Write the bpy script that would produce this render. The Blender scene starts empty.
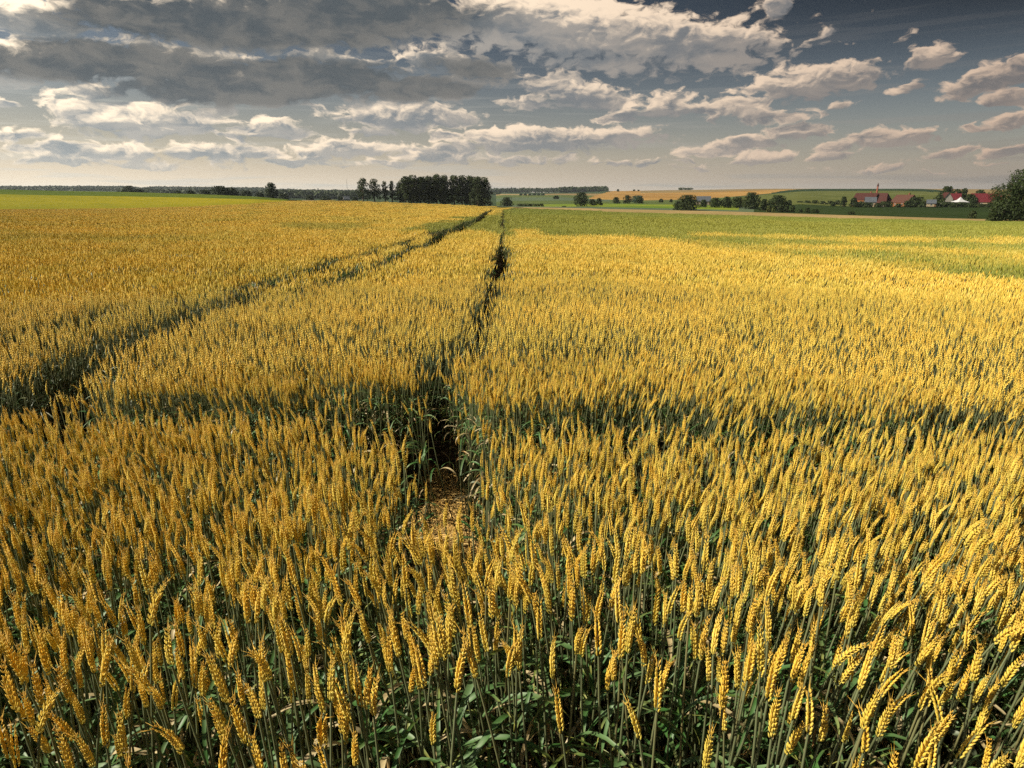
import bpy, math, random
import numpy as np
from mathutils import Vector, Matrix

# ------------------------------------------------------------------ camera
F_PX, CAM_Z, CANOPY, BANK = 620.0, 1.40, 0.82, 0.62
TILT = math.atan(192.0 / F_PX)
scene = bpy.context.scene
cam_d = bpy.data.cameras.new('camera')
cam = bpy.data.objects.new('camera', cam_d)
scene.collection.objects.link(cam)
scene.camera = cam
cam_d.sensor_width = 36.0
cam_d.lens = F_PX * 36.0 / 1024.0
cam_d.clip_start, cam_d.clip_end = 0.05, 60000.0
cam.location = (0, 0, CAM_Z)
cam.rotation_euler = (math.pi / 2 - TILT, 0, 0)

def ray(px, py):
    xc, yc = (px - 512.0) / F_PX, (384.0 - py) / F_PX
    c, s = math.cos(TILT), math.sin(TILT)
    return np.array([xc, c + yc * s, -s + yc * c])
def azt(px, py):
    d = ray(px, py); h = math.hypot(d[0], d[1])
    return math.atan2(d[0], d[1]), -d[2] / h          # azimuth, downward slope
def at_z(px, py, z):
    d = ray(px, py); k = (z - CAM_Z) / d[2]
    return np.array([d[0] * k, d[1] * k, z])
def at_r(px, py, r):
    a, t = azt(px, py)
    return np.array([r * math.sin(a), r * math.cos(a), CAM_Z - r * t])
def to_px(x, y, z):
    c, s = math.cos(TILT), math.sin(TILT)
    dz = z - CAM_Z
    depth = y * c - dz * s
    up = y * s + dz * c
    depth = np.maximum(depth, 1e-3)
    return 512 + F_PX * x / depth, 384 - F_PX * up / depth

# ------------------------------------------------------------------ light, sky, exposure
SUN_AZ, SUN_EL = math.radians(-101), math.radians(37)      # azimuth from +Y, clockwise
SKY_STRENGTH = 0.05
sd = bpy.data.lights.new('sun', 'SUN'); sd.energy = 5.0; sd.angle = math.radians(0.5); sd.color = (1.0, 0.91, 0.73)
sun = bpy.data.objects.new('sun', sd); scene.collection.objects.link(sun)
sdir = Vector((math.sin(SUN_AZ) * math.cos(SUN_EL), math.cos(SUN_AZ) * math.cos(SUN_EL), math.sin(SUN_EL)))
sun.rotation_euler = sdir.to_track_quat('Z', 'Y').to_euler()
scene.view_settings.view_transform = 'Standard'
scene.view_settings.look = 'None'
scene.view_settings.exposure = 0.68
scene.view_settings.gamma = 1.0
scene.view_settings.use_curve_mapping = False
scene.cycles.use_denoising = False

class NT:
    """small helper to write node trees"""
    def __init__(s, tree): s.t = tree; s.n = tree.nodes; s.l = tree.links
    def node(s, kind, **kw):
        n = s.n.new(kind)
        for k, v in kw.items(): setattr(n, k, v)
        return n
    def put(s, sock, v):
        if isinstance(v, bpy.types.NodeSocket): s.l.new(v, sock)
        elif v is not None: sock.default_value = v
    def math(s, op, a, b=None, c=None, clamp=False):
        n = s.node('ShaderNodeMath', operation=op, use_clamp=clamp)
        for i, v in enumerate((a, b, c)):
            if v is not None: s.put(n.inputs[i], v)
        return n.outputs[0]
    def vmath(s, op, a, b=None):
        n = s.node('ShaderNodeVectorMath', operation=op)
        s.put(n.inputs[0], a)
        if b is not None: s.put(n.inputs[1], b)
        return n.outputs['Value'] if op in ('LENGTH', 'DOT_PRODUCT') else n.outputs[0]
    def smooth(s, v, lo, hi):
        n = s.node('ShaderNodeMapRange', interpolation_type='SMOOTHSTEP')
        s.put(n.inputs[0], v); s.put(n.inputs[1], lo); s.put(n.inputs[2], hi); n.inputs[3].default_value = 0; n.inputs[4].default_value = 1
        return n.outputs[0]
    def mix(s, f, a, b, mode='MIX'):
        n = s.node('ShaderNodeMix', data_type='RGBA', blend_type=mode)
        s.put(n.inputs[0], f)
        for i, v in ((6, a), (7, b)):
            if isinstance(v, (tuple, list)) and len(v) == 3: v = (*v, 1)
            s.put(n.inputs[i], v)
        return n.outputs[2]
    def noise(s, vec, scale, detail=4, rough=0.55, dist=0.0, dim='3D'):
        n = s.node('ShaderNodeTexNoise', noise_dimensions=dim)
        if vec is not None: s.put(n.inputs['Vector'], vec)
        n.inputs['Scale'].default_value = scale; n.inputs['Detail'].default_value = detail
        n.inputs['Roughness'].default_value = rough; n.inputs['Distortion'].default_value = dist
        return n.outputs['Fac']
    def scale3(s, vec, k):
        return s.vmath('MULTIPLY', vec, k)

# clouds of the photograph, as soft ellipses in (pixel x, pixel y, half width, half height, tilt deg, weight); darkness class follows
CLOUDS_DARK = [
 (280, 14, 240, 36, -4, 1.15), (150, 6, 120, 20, 0, .9), (100, 62, 170, 22, -3, 1.1), (270, 82, 160, 24, -5, 1.15),
 (410, 88, 90, 15, 0, .95), (20, 58, 90, 20, 0, .9), (475, 70, 70, 18, 4, .7),
]
CLOUDS_MID = [
 (40, 24, 60, 20, 6, 1), (5, 12, 30, 18, 0, 0.8), (560, 24, 130, 34, 8, 1.05), (655, 36, 120, 28, 12, 1), (500, 24, 70, 28, 0, 0.8), (735, 34, 60, 18, 14, 0.8), (600, 62, 110, 16, 6, 0.7),
 (575, 92, 66, 17, 10, 1), (530, 103, 46, 9, 0, 0.7), (400, 117, 84, 15, 0, 1), (350, 62, 60, 14, 6, 0.75), (430, 58, 44, 14, 0, 0.8),
 (115, 118, 75, 18, -5, 1), (175, 124, 67.2, 15.6, -4, 1.04), (88, 92, 44, 10, 0, 0.85), (130, 90, 50, 10, -8, 0.7), (62, 104, 30, 16, 0, 0.7),
 (545, 139, 112, 14.3, 0, 1.1), (620, 134, 56, 9.1, -4, 0.78), (90, 150, 106.4, 10.4, 0, 1.04), (225, 153, 100.8, 10.4, 0, 0.91), (20, 136, 67.2, 9.1, 0, 0.78),
 (350, 147, 49.28, 10.4, 0, 1.1), (310, 155, 33.6, 11.7, 0, 0.85), (430, 154, 56, 10.4, 0, 0.91), (445, 136, 24.64, 9.1, 0, 0.78), (520, 160, 134.4, 7.8, 0, 0.65), (270, 128, 49.28, 11.7, 0, 1.04),
 (385, 164, 44.8, 5.2, 0, 0.65), (650, 162, 100.8, 6.5, 0, 0.59), (160, 166, 100.8, 6.5, 0, 0.59),
 (815, 82, 72, 17, -3, 1.1), (760, 88, 40, 8, 0, 0.7), (665, 104, 34, 15, -10, 0.95), (625, 116, 34, 9, -10, 0.85), (720, 108, 70, 11, 0, 0.85), (770, 118, 76, 10, 0, 0.75), (845, 104, 28, 6, 0, 0.65),
 (800, 131, 48.16, 10.87, 0, 0.97), (735, 146, 61.64, 7.9, -5, 0.97), (760, 158, 42.38, 7.9, -4, 0.97), (885, 137, 59.72, 9.88, 0, 0.97), (838, 146, 23.12, 6.92, 0, 0.86), (835, 156, 34.68, 5.93, -4, 0.8), (925, 136, 23.12, 6.92, 0, 0.69),
 (990, 78, 58, 16, -14, 1.1), (930, 56, 26, 13, 0, 0.95), (958, 55, 20, 5, -10, 0.5), (910, 87, 28, 6, -22, 0.65), (1010, 97, 34, 9, -10, 0.9), (1020, 119, 44, 11, -16, 1), (975, 126, 13.48, 6.92, -20, 0.8), (820, 34, 34, 8, -20, 0.6), (775, 6, 24, 16, 0, 0.85),
 (950, 152, 34.68, 5.93, -6, 0.86), (1010, 151, 38.53, 6.92, -8, 0.92), (885, 167, 38.53, 5.93, -8, 0.86), (1000, 164, 34.68, 3.95, 0, 0.63), (828, 170, 28.9, 3.95, 0, 0.46),
 (0, 104, 24, 8, 0, 0.8), (585, 55, 30, 8, 0, 0.5),

 (60, 160, 70, 7, 0, 0.8), (290, 162, 60, 6, 0, 0.75), (470, 146, 40, 6, 0, 0.7), (690, 168, 43, 3.8, 0, 0.53), (240, 140, 36, 7, 0, 0.7), (140, 136, 40, 7, 0, 0.7), (930, 172, 43, 3.04, 0, 0.53), (370, 132, 40, 6, 0, 0.6),
]

world = bpy.data.worlds.new('World'); scene.world = world; world.use_nodes = True
w = NT(world.node_tree); w.n.clear()
tc = w.node('ShaderNodeTexCoord').outputs['Generated']
sep = w.node('ShaderNodeSeparateXYZ'); w.put(sep.inputs[0], tc)
az = w.math('ARCTAN2', sep.outputs[0], sep.outputs[1])
el = w.math('ARCSINE', sep.outputs[2])
cmb = w.node('ShaderNodeCombineXYZ'); w.put(cmb.inputs[0], az); w.put(cmb.inputs[1], el)
P = cmb.outputs[0]
wn = w.node('ShaderNodeTexNoise', noise_dimensions='2D'); w.put(wn.inputs['Vector'], w.scale3(P, (20, 44, 1))); wn.inputs['Scale'].default_value = 1.0; wn.inputs['Detail'].default_value = 4
wv = w.vmath('SUBTRACT', wn.outputs['Color'], (.5, .5, .5))
PW = w.vmath('ADD', P, w.scale3(wv, (.045, .020, 0)))            # warped so that the outlines billow
def cloud_sum(lst):
    """cover of all the clouds, and how far up each cloud (and towards the sun) the direction looks"""
    acc = side = None
    for (cx, cy, rx, ry, rot, wt) in lst:
        a0, t0 = azt(cx, cy); e0 = math.atan(-t0); k = 1.30 / F_PX
        m = w.node('ShaderNodeMapping', vector_type='TEXTURE'); w.put(m.inputs[0], PW if side is None else w.vmath('ADD', PW, w.scale3(side, (1e-7, 1e-7, 1e-7))))
        m.inputs['Location'].default_value = (a0, e0, 0); m.inputs['Rotation'].default_value = (0, 0, math.radians(-rot))
        m.inputs['Scale'].default_value = (rx * k * math.cos(a0) ** 2, ry * k * math.cos(a0), 1)
        gr = w.node('ShaderNodeTexGradient', gradient_type='SPHERICAL'); w.put(gr.inputs[0], m.outputs[0])
        v = w.math('MULTIPLY', gr.outputs['Fac'], wt)
        sd_ = w.math('MULTIPLY', w.vmath('DOT_PRODUCT', m.outputs[0], (-.30, .95, 0)), v)
        acc = v if acc is None else w.math('SMOOTH_MAX', acc, v, .12); side = sd_ if side is None else w.math('ADD', side, sd_)
    return acc, side
dk, dks = cloud_sum(CLOUDS_DARK); md, mds = cloud_sum(CLOUDS_MID)
tot = w.math('SMOOTH_MAX', dk, md, .12)
up = w.math('DIVIDE', w.math('ADD', mds, dks), w.math('MAXIMUM', tot, .06))          # -1 underside .. 1 sunlit top
cover = w.math('MINIMUM', tot, 1.0)
V1 = w.scale3(PW, (30, 62, 1))
f1 = w.noise(V1, 1.0, 9, .57, .1, '2D')
f1s = w.noise(w.vmath('ADD', V1, (-.16, .30, 0)), 1.0, 7, .57, .1, '2D')
f2 = w.noise(w.scale3(P, (7, 26, 1)), 1.0, 2, .5, 0, '2D')
vo = w.node('ShaderNodeTexVoronoi', feature='SMOOTH_F1', voronoi_dimensions='2D'); w.put(vo.inputs['Vector'], w.scale3(PW, (46, 88, 1))); vo.inputs['Scale'].default_value = 1
vo.inputs['Detail'].default_value = 1; vo.inputs['Smoothness'].default_value = .4
puff = w.math('SUBTRACT', .40, vo.outputs['Distance'])
D0 = w.math('MULTIPLY_ADD', w.math('SUBTRACT', f1, .5), .76, w.math('SUBTRACT', cover, .27))
D0 = w.math('MULTIPLY_ADD', w.math('SUBTRACT', f2, .5), .30, D0)
D0 = w.math('MULTIPLY_ADD', puff, .24, D0)
DK = w.smooth(dk, .12, .60)
sky = w.node('ShaderNodeTexSky', sky_type='NISHITA'); sky.sun_disc = False
sky.sun_elevation = SUN_EL; sky.sun_rotation = SUN_AZ % (2 * math.pi); sky.air_density = 1.2; sky.dust_density = 1.5; sky.ozone_density = 1.5; sky.altitude = 100
elp = w.math('MAXIMUM', el, 0.0)
leftf = w.math('MULTIPLY_ADD', az, -0.80, .5, clamp=True)             # 1 towards the sun, 0 away from it
base = w.mix(1.0, sky.outputs[0], (1.0, .99, 1.05), 'MULTIPLY')
hz = w.math('POWER', 2.718, w.math('MULTIPLY', elp, -20.0))           # thick pale air near the horizon
deep = w.smooth(elp, .0, .26)
away = w.math('SUBTRACT', 1.0, leftf)
dim = w.math('SUBTRACT', 1.0, w.math('MULTIPLY', deep, w.math('MULTIPLY_ADD', away, .64, .30)))
cdim = w.node('ShaderNodeCombineColor'); [w.put(cdim.inputs[i], dim) for i in range(3)]
base = w.mix(1.0, base, cdim.outputs[0], 'MULTIPLY')
base = w.mix(w.math('MULTIPLY', w.smooth(elp, .28, .7), .6), base, (.9, 1.0, 1.15))        # unseen sky overhead greyed down to cut the ambient light
hcol = w.mix(leftf, (8.0, 6.5, 5.4), (23.0, 19.4, 14.6))
base = w.mix(w.math('MULTIPLY', hz, .92), base, hcol)
# clouds: sunlit tops and thin edges pale, thick cores and undersides slate grey
alpha = w.smooth(w.math('MULTIPLY_ADD', w.math('SUBTRACT', w.noise(w.scale3(PW, (70, 130, 1)), 1.0, 5, .65, .6, '2D'), .5), .22, D0), -.03, .20)
relief = w.math('MULTIPLY', w.math('SUBTRACT', f1, f1s), 2.6)
thin = w.math('SUBTRACT', 1.0, w.smooth(D0, .02, .30))
L = w.math('MULTIPLY_ADD', up, 1.9, w.math('MULTIPLY_ADD', relief, 1.0, .08))
L = w.math('MULTIPLY_ADD', puff, .30, L)
L = w.math('MULTIPLY_ADD', DK, -.95, L)
L = w.math('MULTIPLY_ADD', thin, .62, L)
L = w.math('MULTIPLY_ADD', w.math('SUBTRACT', f2, .5), .7, L)
L = w.smooth(L, -.35, 1.20)
bright = w.mix(leftf, (11.5, 8.7, 6.6), (23.5, 19.8, 15.0))
warm = w.mix(hz, bright, w.mix(leftf, (9.6, 6.6, 4.9), (16.5, 14.2, 11.0)))
shadow = w.mix(DK, w.mix(leftf, (2.5, 2.5, 2.65), (4.3, 5.0, 5.5)), w.mix(leftf, (1.7, 2.0, 2.2), (1.45, 1.75, 2.0)))
shadow = w.mix(w.math('MULTIPLY', hz, 1.3, clamp=True), shadow, w.mix(leftf, (5.4, 4.7, 4.2), (7.4, 7.9, 7.9)))
shadow = w.mix(w.smooth(w.math('ADD', f1, f2), .75, 1.25), shadow, w.mix(w.math('MULTIPLY_ADD', DK, -.12, .20), shadow, warm))
ccol = w.mix(L, shadow, warm)
fade = w.math('SUBTRACT', 1.0, w.math('MULTIPLY', w.math('POWER', 2.718, w.math('MULTIPLY', elp, -75.0)), .85))
st = w.smooth(w.noise(w.scale3(P, (3.5, 85, 1)), 1.0, 4, .55, .3, '2D'), .50, .66)      # thin grey sheets low in the sky
base = w.mix(w.math('MULTIPLY', st, w.math('MULTIPLY', w.math('POWER', 2.718, w.math('MULTIPLY', elp, -11.0)), .60)), base, w.mix(leftf, (4.3, 3.9, 3.6), (12.6, 12.4, 11.2)))
final = w.mix(w.math('MULTIPLY', alpha, fade), base, ccol)
final = w.mix(1.0, final, (.75, .74, .73), 'MULTIPLY')
bg = w.node('ShaderNodeBackground'); w.put(bg.inputs[0], final); bg.inputs[1].default_value = SKY_STRENGTH
wo = w.node('ShaderNodeOutputWorld'); w.put(wo.inputs[0], bg.outputs[0])
world.cycles.sampling_method = 'MANUAL'; world.cycles.sample_map_resolution = 512
#@@END_SKY

# ------------------------------------------------------------------ general helpers
rng = np.random.default_rng(7); random.seed(7)
COL = scene.collection
def link(o, parent=None):
    COL.objects.link(o)
    if parent is not None: o.parent = parent
    return o
def tag(o, label=None, cat=None, group=None, kind=None):
    if label: o['label'] = label
    if cat: o['category'] = cat
    if group: o['group'] = group
    if kind: o['kind'] = kind
    return o
def empty(name, loc, rot=(0, 0, 0)):
    o = bpy.data.objects.new(name, None); o.empty_display_size = .1
    o.location = loc; o.rotation_euler = rot
    return link(o)

class MB:
    """collects vertices and faces for ONE mesh"""
    def __init__(s): s.v = []; s.f = []; s.m = []; s.n = 0; s.a = []
    def add(s, v, f, m=0, a=None):
        v = np.asarray(v, float)
        s.v.append(v); s.f.extend([tuple(int(i) + s.n for i in q) for q in f]); s.m.extend([m] * len(f) if np.isscalar(m) else list(m)); s.n += len(v)
        s.a.append(np.zeros(len(v)) if a is None else np.asarray(a, float))
    def mesh(s, name, mats, smooth=True):
        me = bpy.data.meshes.new(name)
        me.from_pydata(np.concatenate(s.v).tolist(), [], s.f)
        for m in mats: me.materials.append(m)
        if len(mats) > 1: me.polygons.foreach_set('material_index', s.m)
        me.polygons.foreach_set('use_smooth', [smooth] * len(s.f))
        at = me.attributes.new('along', 'FLOAT', 'POINT'); at.data.foreach_set('value', np.concatenate(s.a))
        me.update(); return me
    def obj(s, name, mats, parent=None, smooth=True):
        return link(bpy.data.objects.new(name, s.mesh(name, mats, smooth)), parent)
def fast_mesh(name, V, Fq, mats, midx=None, smooth=False, attr=None):
    """V (n,3), Fq (m,k) all faces k-gons"""
    me = bpy.data.meshes.new(name); k = Fq.shape[1]
    me.vertices.add(len(V)); me.vertices.foreach_set('co', V.astype(np.float32).ravel())
    me.loops.add(Fq.size); me.loops.foreach_set('vertex_index', Fq.astype(np.int32).ravel())
    me.polygons.add(len(Fq)); me.polygons.foreach_set('loop_start', np.arange(0, Fq.size, k, dtype=np.int32))
    me.polygons.foreach_set('use_smooth', np.full(len(Fq), smooth))
    for m in mats: me.materials.append(m)
    if midx is not None: me.polygons.foreach_set('material_index', midx.astype(np.int32))
    if attr is not None:
        at = me.attributes.new('along', 'FLOAT', 'POINT'); at.data.foreach_set('value', attr.astype(np.float32))
    me.update(calc_edges=True); return me

def frame_of(t):
    t = t / np.linalg.norm(t); u = np.cross(t, [0, 1, .02]); u /= np.linalg.norm(u); return t, u, np.cross(t, u)
def tube(mb, pts, rad, sides=5, m=0, cap=True, attr=None):
    pts = np.asarray(pts, float); n = len(pts); V = []
    for i in range(n):
        t = pts[min(i + 1, n - 1)] - pts[max(i - 1, 0)]
        _, u, v = frame_of(t)
        for k in range(sides):
            a = 2 * math.pi * k / sides
            V.append(pts[i] + rad[i] * (math.cos(a) * u + math.sin(a) * v))
    Fs = [(i * sides + k, i * sides + (k + 1) % sides, (i + 1) * sides + (k + 1) % sides, (i + 1) * sides + k) for i in range(n - 1) for k in range(sides)]
    if cap: Fs.append(tuple(range((n - 1) * sides, n * sides)))
    A = np.repeat(attr, sides) if attr is not None else None
    mb.add(V, Fs, m, A)
def box(mb, c, s, m=0, rz=0):
    x, y, z = s[0] / 2, s[1] / 2, s[2] / 2
    V = np.array([(i * x, j * y, k * z) for i in (-1, 1) for j in (-1, 1) for k in (-1, 1)])
    if rz:
        c_, s_ = math.cos(rz), math.sin(rz); V = V @ np.array([[c_, s_, 0], [-s_, c_, 0], [0, 0, 1]])
    mb.add(V + np.array(c), [(0, 1, 3, 2), (4, 6, 7, 5), (0, 4, 5, 1), (2, 3, 7, 6), (0, 2, 6, 4), (1, 5, 7, 3)], m)

# ------------------------------------------------------------------ materials
def mat(name, rough=.8, spec=.2):
    m = bpy.data.materials.new(name); m.use_nodes = True
    q = NT(m.node_tree); b = q.n['Principled BSDF']
    b.inputs['Roughness'].default_value = rough; b.inputs['Specular IOR Level'].default_value = spec
    return m, q, b
def attr(q, name, kind='GEOMETRY'):
    n = q.node('ShaderNodeAttribute', attribute_type=kind, attribute_name=name); return n.outputs['Fac']
def translucent(q, b, col, fac):
    tr = q.node('ShaderNodeBsdfTranslucent'); q.put(tr.inputs[0], col)
    mx = q.node('ShaderNodeMixShader'); mx.inputs[0].default_value = fac
    q.l.new(b.outputs[0], mx.inputs[1]); q.l.new(tr.outputs[0], mx.inputs[2])
    q.l.new(mx.outputs[0], q.n['Material Output'].inputs[0])

def ear_material():
    m, q, b = mat('wheat_ear', .55, .4)
    rnd = q.node('ShaderNodeObjectInfo').outputs['Random']
    pos = q.node('ShaderNodeNewGeometry').outputs['Position']
    big = q.noise(pos, .35, 3, .6); fine = q.noise(pos, 260, 2, .5); mid = q.noise(pos, 7, 3, .6)
    gold = q.mix(q.smooth(mid, .32, .68), (.74, .455, .040), (.86, .62, .11))
    c = q.mix(q.smooth(q.math('MULTIPLY_ADD', rnd, .35, q.math('MULTIPLY', big, .9)), .42, .98), gold, (.62, .49, .075))
    c = q.mix(q.math('MULTIPLY', q.smooth(fine, .5, .75), .35), c, (.84, .72, .36))
    c = q.mix(q.math('MULTIPLY', q.smooth(attr(q, 'along'), .80, 1.05), .6), c, (.70, .38, .06))
    c = q.mix(q.smooth(attr(q, 'along'), .38, .0), c, q.mix(.5, c, (.40, .40, .08)))
    c = q.mix(attr(q, 'green', 'INSTANCER'), c, q.mix(mid, (.15, .20, .022), (.29, .31, .055)))
    q.put(b.inputs['Base Color'], c)
    translucent(q, b, c, .10)
    return m
def stem_material():
    m, q, b = mat('wheat_stem', .5, .35)
    al = attr(q, 'along'); rnd = q.node('ShaderNodeObjectInfo').outputs['Random']
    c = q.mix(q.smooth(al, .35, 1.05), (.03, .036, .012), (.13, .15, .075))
    c = q.mix(q.math('MULTIPLY', q.smooth(rnd, .75, 1), .4), c, (.22, .17, .06))
    c = q.mix(attr(q, 'green', 'INSTANCER'), c, (.10, .14, .04))
    q.put(b.inputs['Base Color'], c); return m
def leaf_material(name, c1, c2, tip):
    m, q, b = mat(name, .48, .4)
    pos = q.node('ShaderNodeNewGeometry').outputs['Position']
    c = q.mix(q.smooth(q.noise(pos, 9, 4, .6), .35, .65), c1, c2)
    c = q.mix(q.smooth(attr(q, 'along'), .6, 1.0), c, tip)
    q.put(b.inputs['Base Color'], c); translucent(q, b, c, .22); return m
M_EAR, M_STEM = ear_material(), stem_material()
M_LEAF = leaf_material('wheat_leaf_green', (.045, .13, .028), (.12, .20, .08), (.30, .30, .07))
M_GREY = leaf_material('wheat_leaf_grey', (.075, .11, .06), (.17, .20, .125), (.32, .27, .14))
M_DRY = leaf_material('wheat_leaf_dry', (.38, .30, .15), (.55, .45, .26), (.50, .26, .07))
WM = [M_EAR, M_STEM, M_LEAF, M_GREY, M_DRY]

def soil_material():
    m, q, b = mat('soil', .95, .1)
    pos = q.node('ShaderNodeNewGeometry').outputs['Position']
    n = q.noise(pos, 3, 8, .7); f = q.noise(pos, 60, 5, .7)
    c = q.mix(q.smooth(n, .35, .7), (.045, .028, .016), (.085, .055, .032))
    c = q.mix(q.math('MULTIPLY', q.smooth(f, .52, .7), .5), c, (.24, .17, .09))
    q.put(b.inputs['Base Color'], c)
    bp = q.node('ShaderNodeBump'); bp.inputs['Strength'].default_value = .8; bp.inputs['Distance'].default_value = .03
    q.put(bp.inputs['Height'], f); q.put(b.inputs['Normal'], bp.outputs[0]); return m
M_SOIL = soil_material()
def field_material(name, c1, c2, c3, scale=.03, row=0.0, rowdir=0.0):
    """a crop seen from afar: broad tonal patches, mottling and drill rows"""
    m, q, b = mat(name, .9, .1)
    pos = q.node('ShaderNodeNewGeometry').outputs['Position']
    flat = q.scale3(pos, (1, 1, .2))
    c = q.mix(q.smooth(q.noise(flat, scale, 5, .6), .35, .65), c1, c2)
    c = q.mix(q.math('MULTIPLY', q.smooth(q.noise(flat, scale * 14, 4, .7), .45, .7), .5), c, c3)
    if row:
        mp = q.node('ShaderNodeMapping'); q.put(mp.inputs[0], pos); mp.inputs['Rotation'].default_value = (0, 0, rowdir); mp.inputs['Scale'].default_value = (row, row * .02, 1)
        c = q.mix(q.math('MULTIPLY', q.smooth(q.noise(mp.outputs[0], 1.0, 3, .6), .45, .62), .45), c, c3)
    q.put(b.inputs['Base Color'], c)
    bp = q.node('ShaderNodeBump'); bp.inputs['Strength'].default_value = .5; bp.inputs['Distance'].default_value = .5
    q.put(bp.inputs['Height'], q.noise(pos, 1.3, 4, .7)); q.put(b.inputs['Normal'], bp.outputs[0])
    return m
FM = {
 'lime':  field_material('lime_green_crop', (.20, .19, .006), (.30, .25, .008), (.12, .14, .006), .012),
 'lawn':  field_material('green_crop_crest', (.060, .095, .008), (.10, .13, .010), (.045, .075, .006), .010),
 'tan':   field_material('ripe_stubble', (.28, .20, .085), (.35, .25, .11), (.22, .16, .065), .03),
 'dark':  field_material('dark_green_crop', (.020, .036, .007), (.027, .046, .009), (.015, .028, .006), .01, .10, .3),
 'strip': field_material('bright_green_strip', (.10, .17, .02), (.22, .25, .025), (.07, .12, .02), .02),
 'grey':  field_material('grey_green_crop', (.075, .105, .065), (.10, .135, .07), (.06, .085, .055), .01),
 'mid':   field_material('mid_green_crop', (.075, .105, .03), (.105, .13, .035), (.06, .085, .025), .008, .05, 1.2),
 'hill':  field_material('olive_green_hill_crop', (.085, .10, .024), (.12, .13, .035), (.065, .08, .018), .006, .03, 1.4),
 'deep':  field_material('deep_green_crop_edge_shade', (.014, .032, .010), (.020, .042, .013), (.012, .028, .009), .008),
 'gold':  field_material('golden_barley', (.30, .165, .042), (.42, .25, .075), (.21, .115, .03), .006, .02, 1.5),
 'brown': field_material('brown_ripe_crop', (.20, .14, .06), (.25, .18, .075), (.15, .10, .045), .008),
 'wood':  field_material('forest_ground', (.030, .050, .022), (.045, .07, .03), (.02, .035, .015), .01),
}

# ------------------------------------------------------------------ terrain
def line(pts):           # pts: (px, py, r) -> arrays over azimuth
    A = [azt(p[0], p[1]) for p in pts]
    return np.array([a[0] for a in A]), np.array([a[1] for a in A]), np.array([p[2] for p in pts], float)
LA = line([(-200,209.8,130),(0,209.4,140),(128,208.4,150),(200,206.3,160),(256,203.6,185),(285,200.6,220),(300,199.8,270),(350,201.2,300),(400,203.2,320),(450,205,335),(490,206.8,340),(503,207.8,340),(590,211,310),(600,212,300),(728,215.5,280),(840,218.6,260),(952,221,245),(1024,222,240),(1250,225,220)])
LB = line([(-200,188,290),(0,189.3,290),(64,191,285),(128,192,280),(200,194.2,270),(256,196.6,250),(290,199.6,245),(300,200.0,290),(350,201.2,320),(400,203,345),(450,204.6,360),(490,206,365),(503,206.8,365),(590,208.3,345),(600,208.8,340),(728,211.5,320),(840,215,300),(952,218.4,285),(1024,220,280),(1250,223,260)])
LC = line([(-200,196,500),(0,196,500),(128,197,500),(256,201,480),(300,203,450),(400,206,450),(490,206.5,480),(503,205.2,500),(600,203.5,520),(700,205,440),(730,206.8,420),(760,207,420),(800,204.2,480),(824,205.4,500),(850,206.3,500),(1024,206.8,480),(1250,208,450)])
LD = line([(-200,196,1000),(0,196,1000),(128,196,1000),(256,198,1000),(300,199.2,1000),(350,200,1000),(490,200,950),(503,197.5,1000),(560,197.2,1000),(600,199.4,950),(640,200.4,900),(700,199.4,900),(740,196,1000),(760,194.3,1050),(800,190.6,1150),(825,190,1200),(900,189.8,1200),(925,190.4,1150),(945,193,1000),(960,197,850),(1024,199,800),(1250,200,800)])
LE = line([(-200,190,2800),(0,189.6,2800),(60,189,2800),(128,189.4,2800),(180,189.4,2800),(256,190.6,2800),(300,191.2,2800),(350,192.4,2800),(420,192,2800),(488,191.8,2700),(540,192.6,2500),(600,191,2100),(620,191,1900),(660,190.3,1900),(700,189.8,1900),(768,188.7,1900),(850,188.8,1900),(900,188.7,1900),(1000,189.3,1900),(1250,190,1900)])
def L(line_, az_, i): return np.interp(az_, line_[0], line_[i])
def wheat_ground(x, y):
    r = np.hypot(x, y); a = np.arctan2(x, y)
    R0 = L(LA, a, 2); t0 = L(LA, a, 1)
    s = (t0 - (CAM_Z - CANOPY + BANK) / R0) / (1 - np.exp(-R0 / 60))
    return -BANK * (1 - np.exp(-np.maximum(r - .5, 0) / 2.0)) - r * s * (1 - np.exp(-r / 60.0))     # the ground drops away from a low bank
def ground_z(x, y):
    a = np.arctan2(x, y); r = np.hypot(x, y)
    zs = [float(wheat_ground(L(LA, a, 2) * np.sin(a), L(LA, a, 2) * np.cos(a)))]; rs = [float(L(LA, a, 2))]
    for ln in (LB, LC, LD, LE):
        R = float(L(ln, a, 2)); rs.append(R); zs.append(CAM_Z - R * float(L(ln, a, 1)))
    if r <= rs[0]: return float(wheat_ground(x, y))
    return float(np.interp(r, rs, zs))

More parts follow.
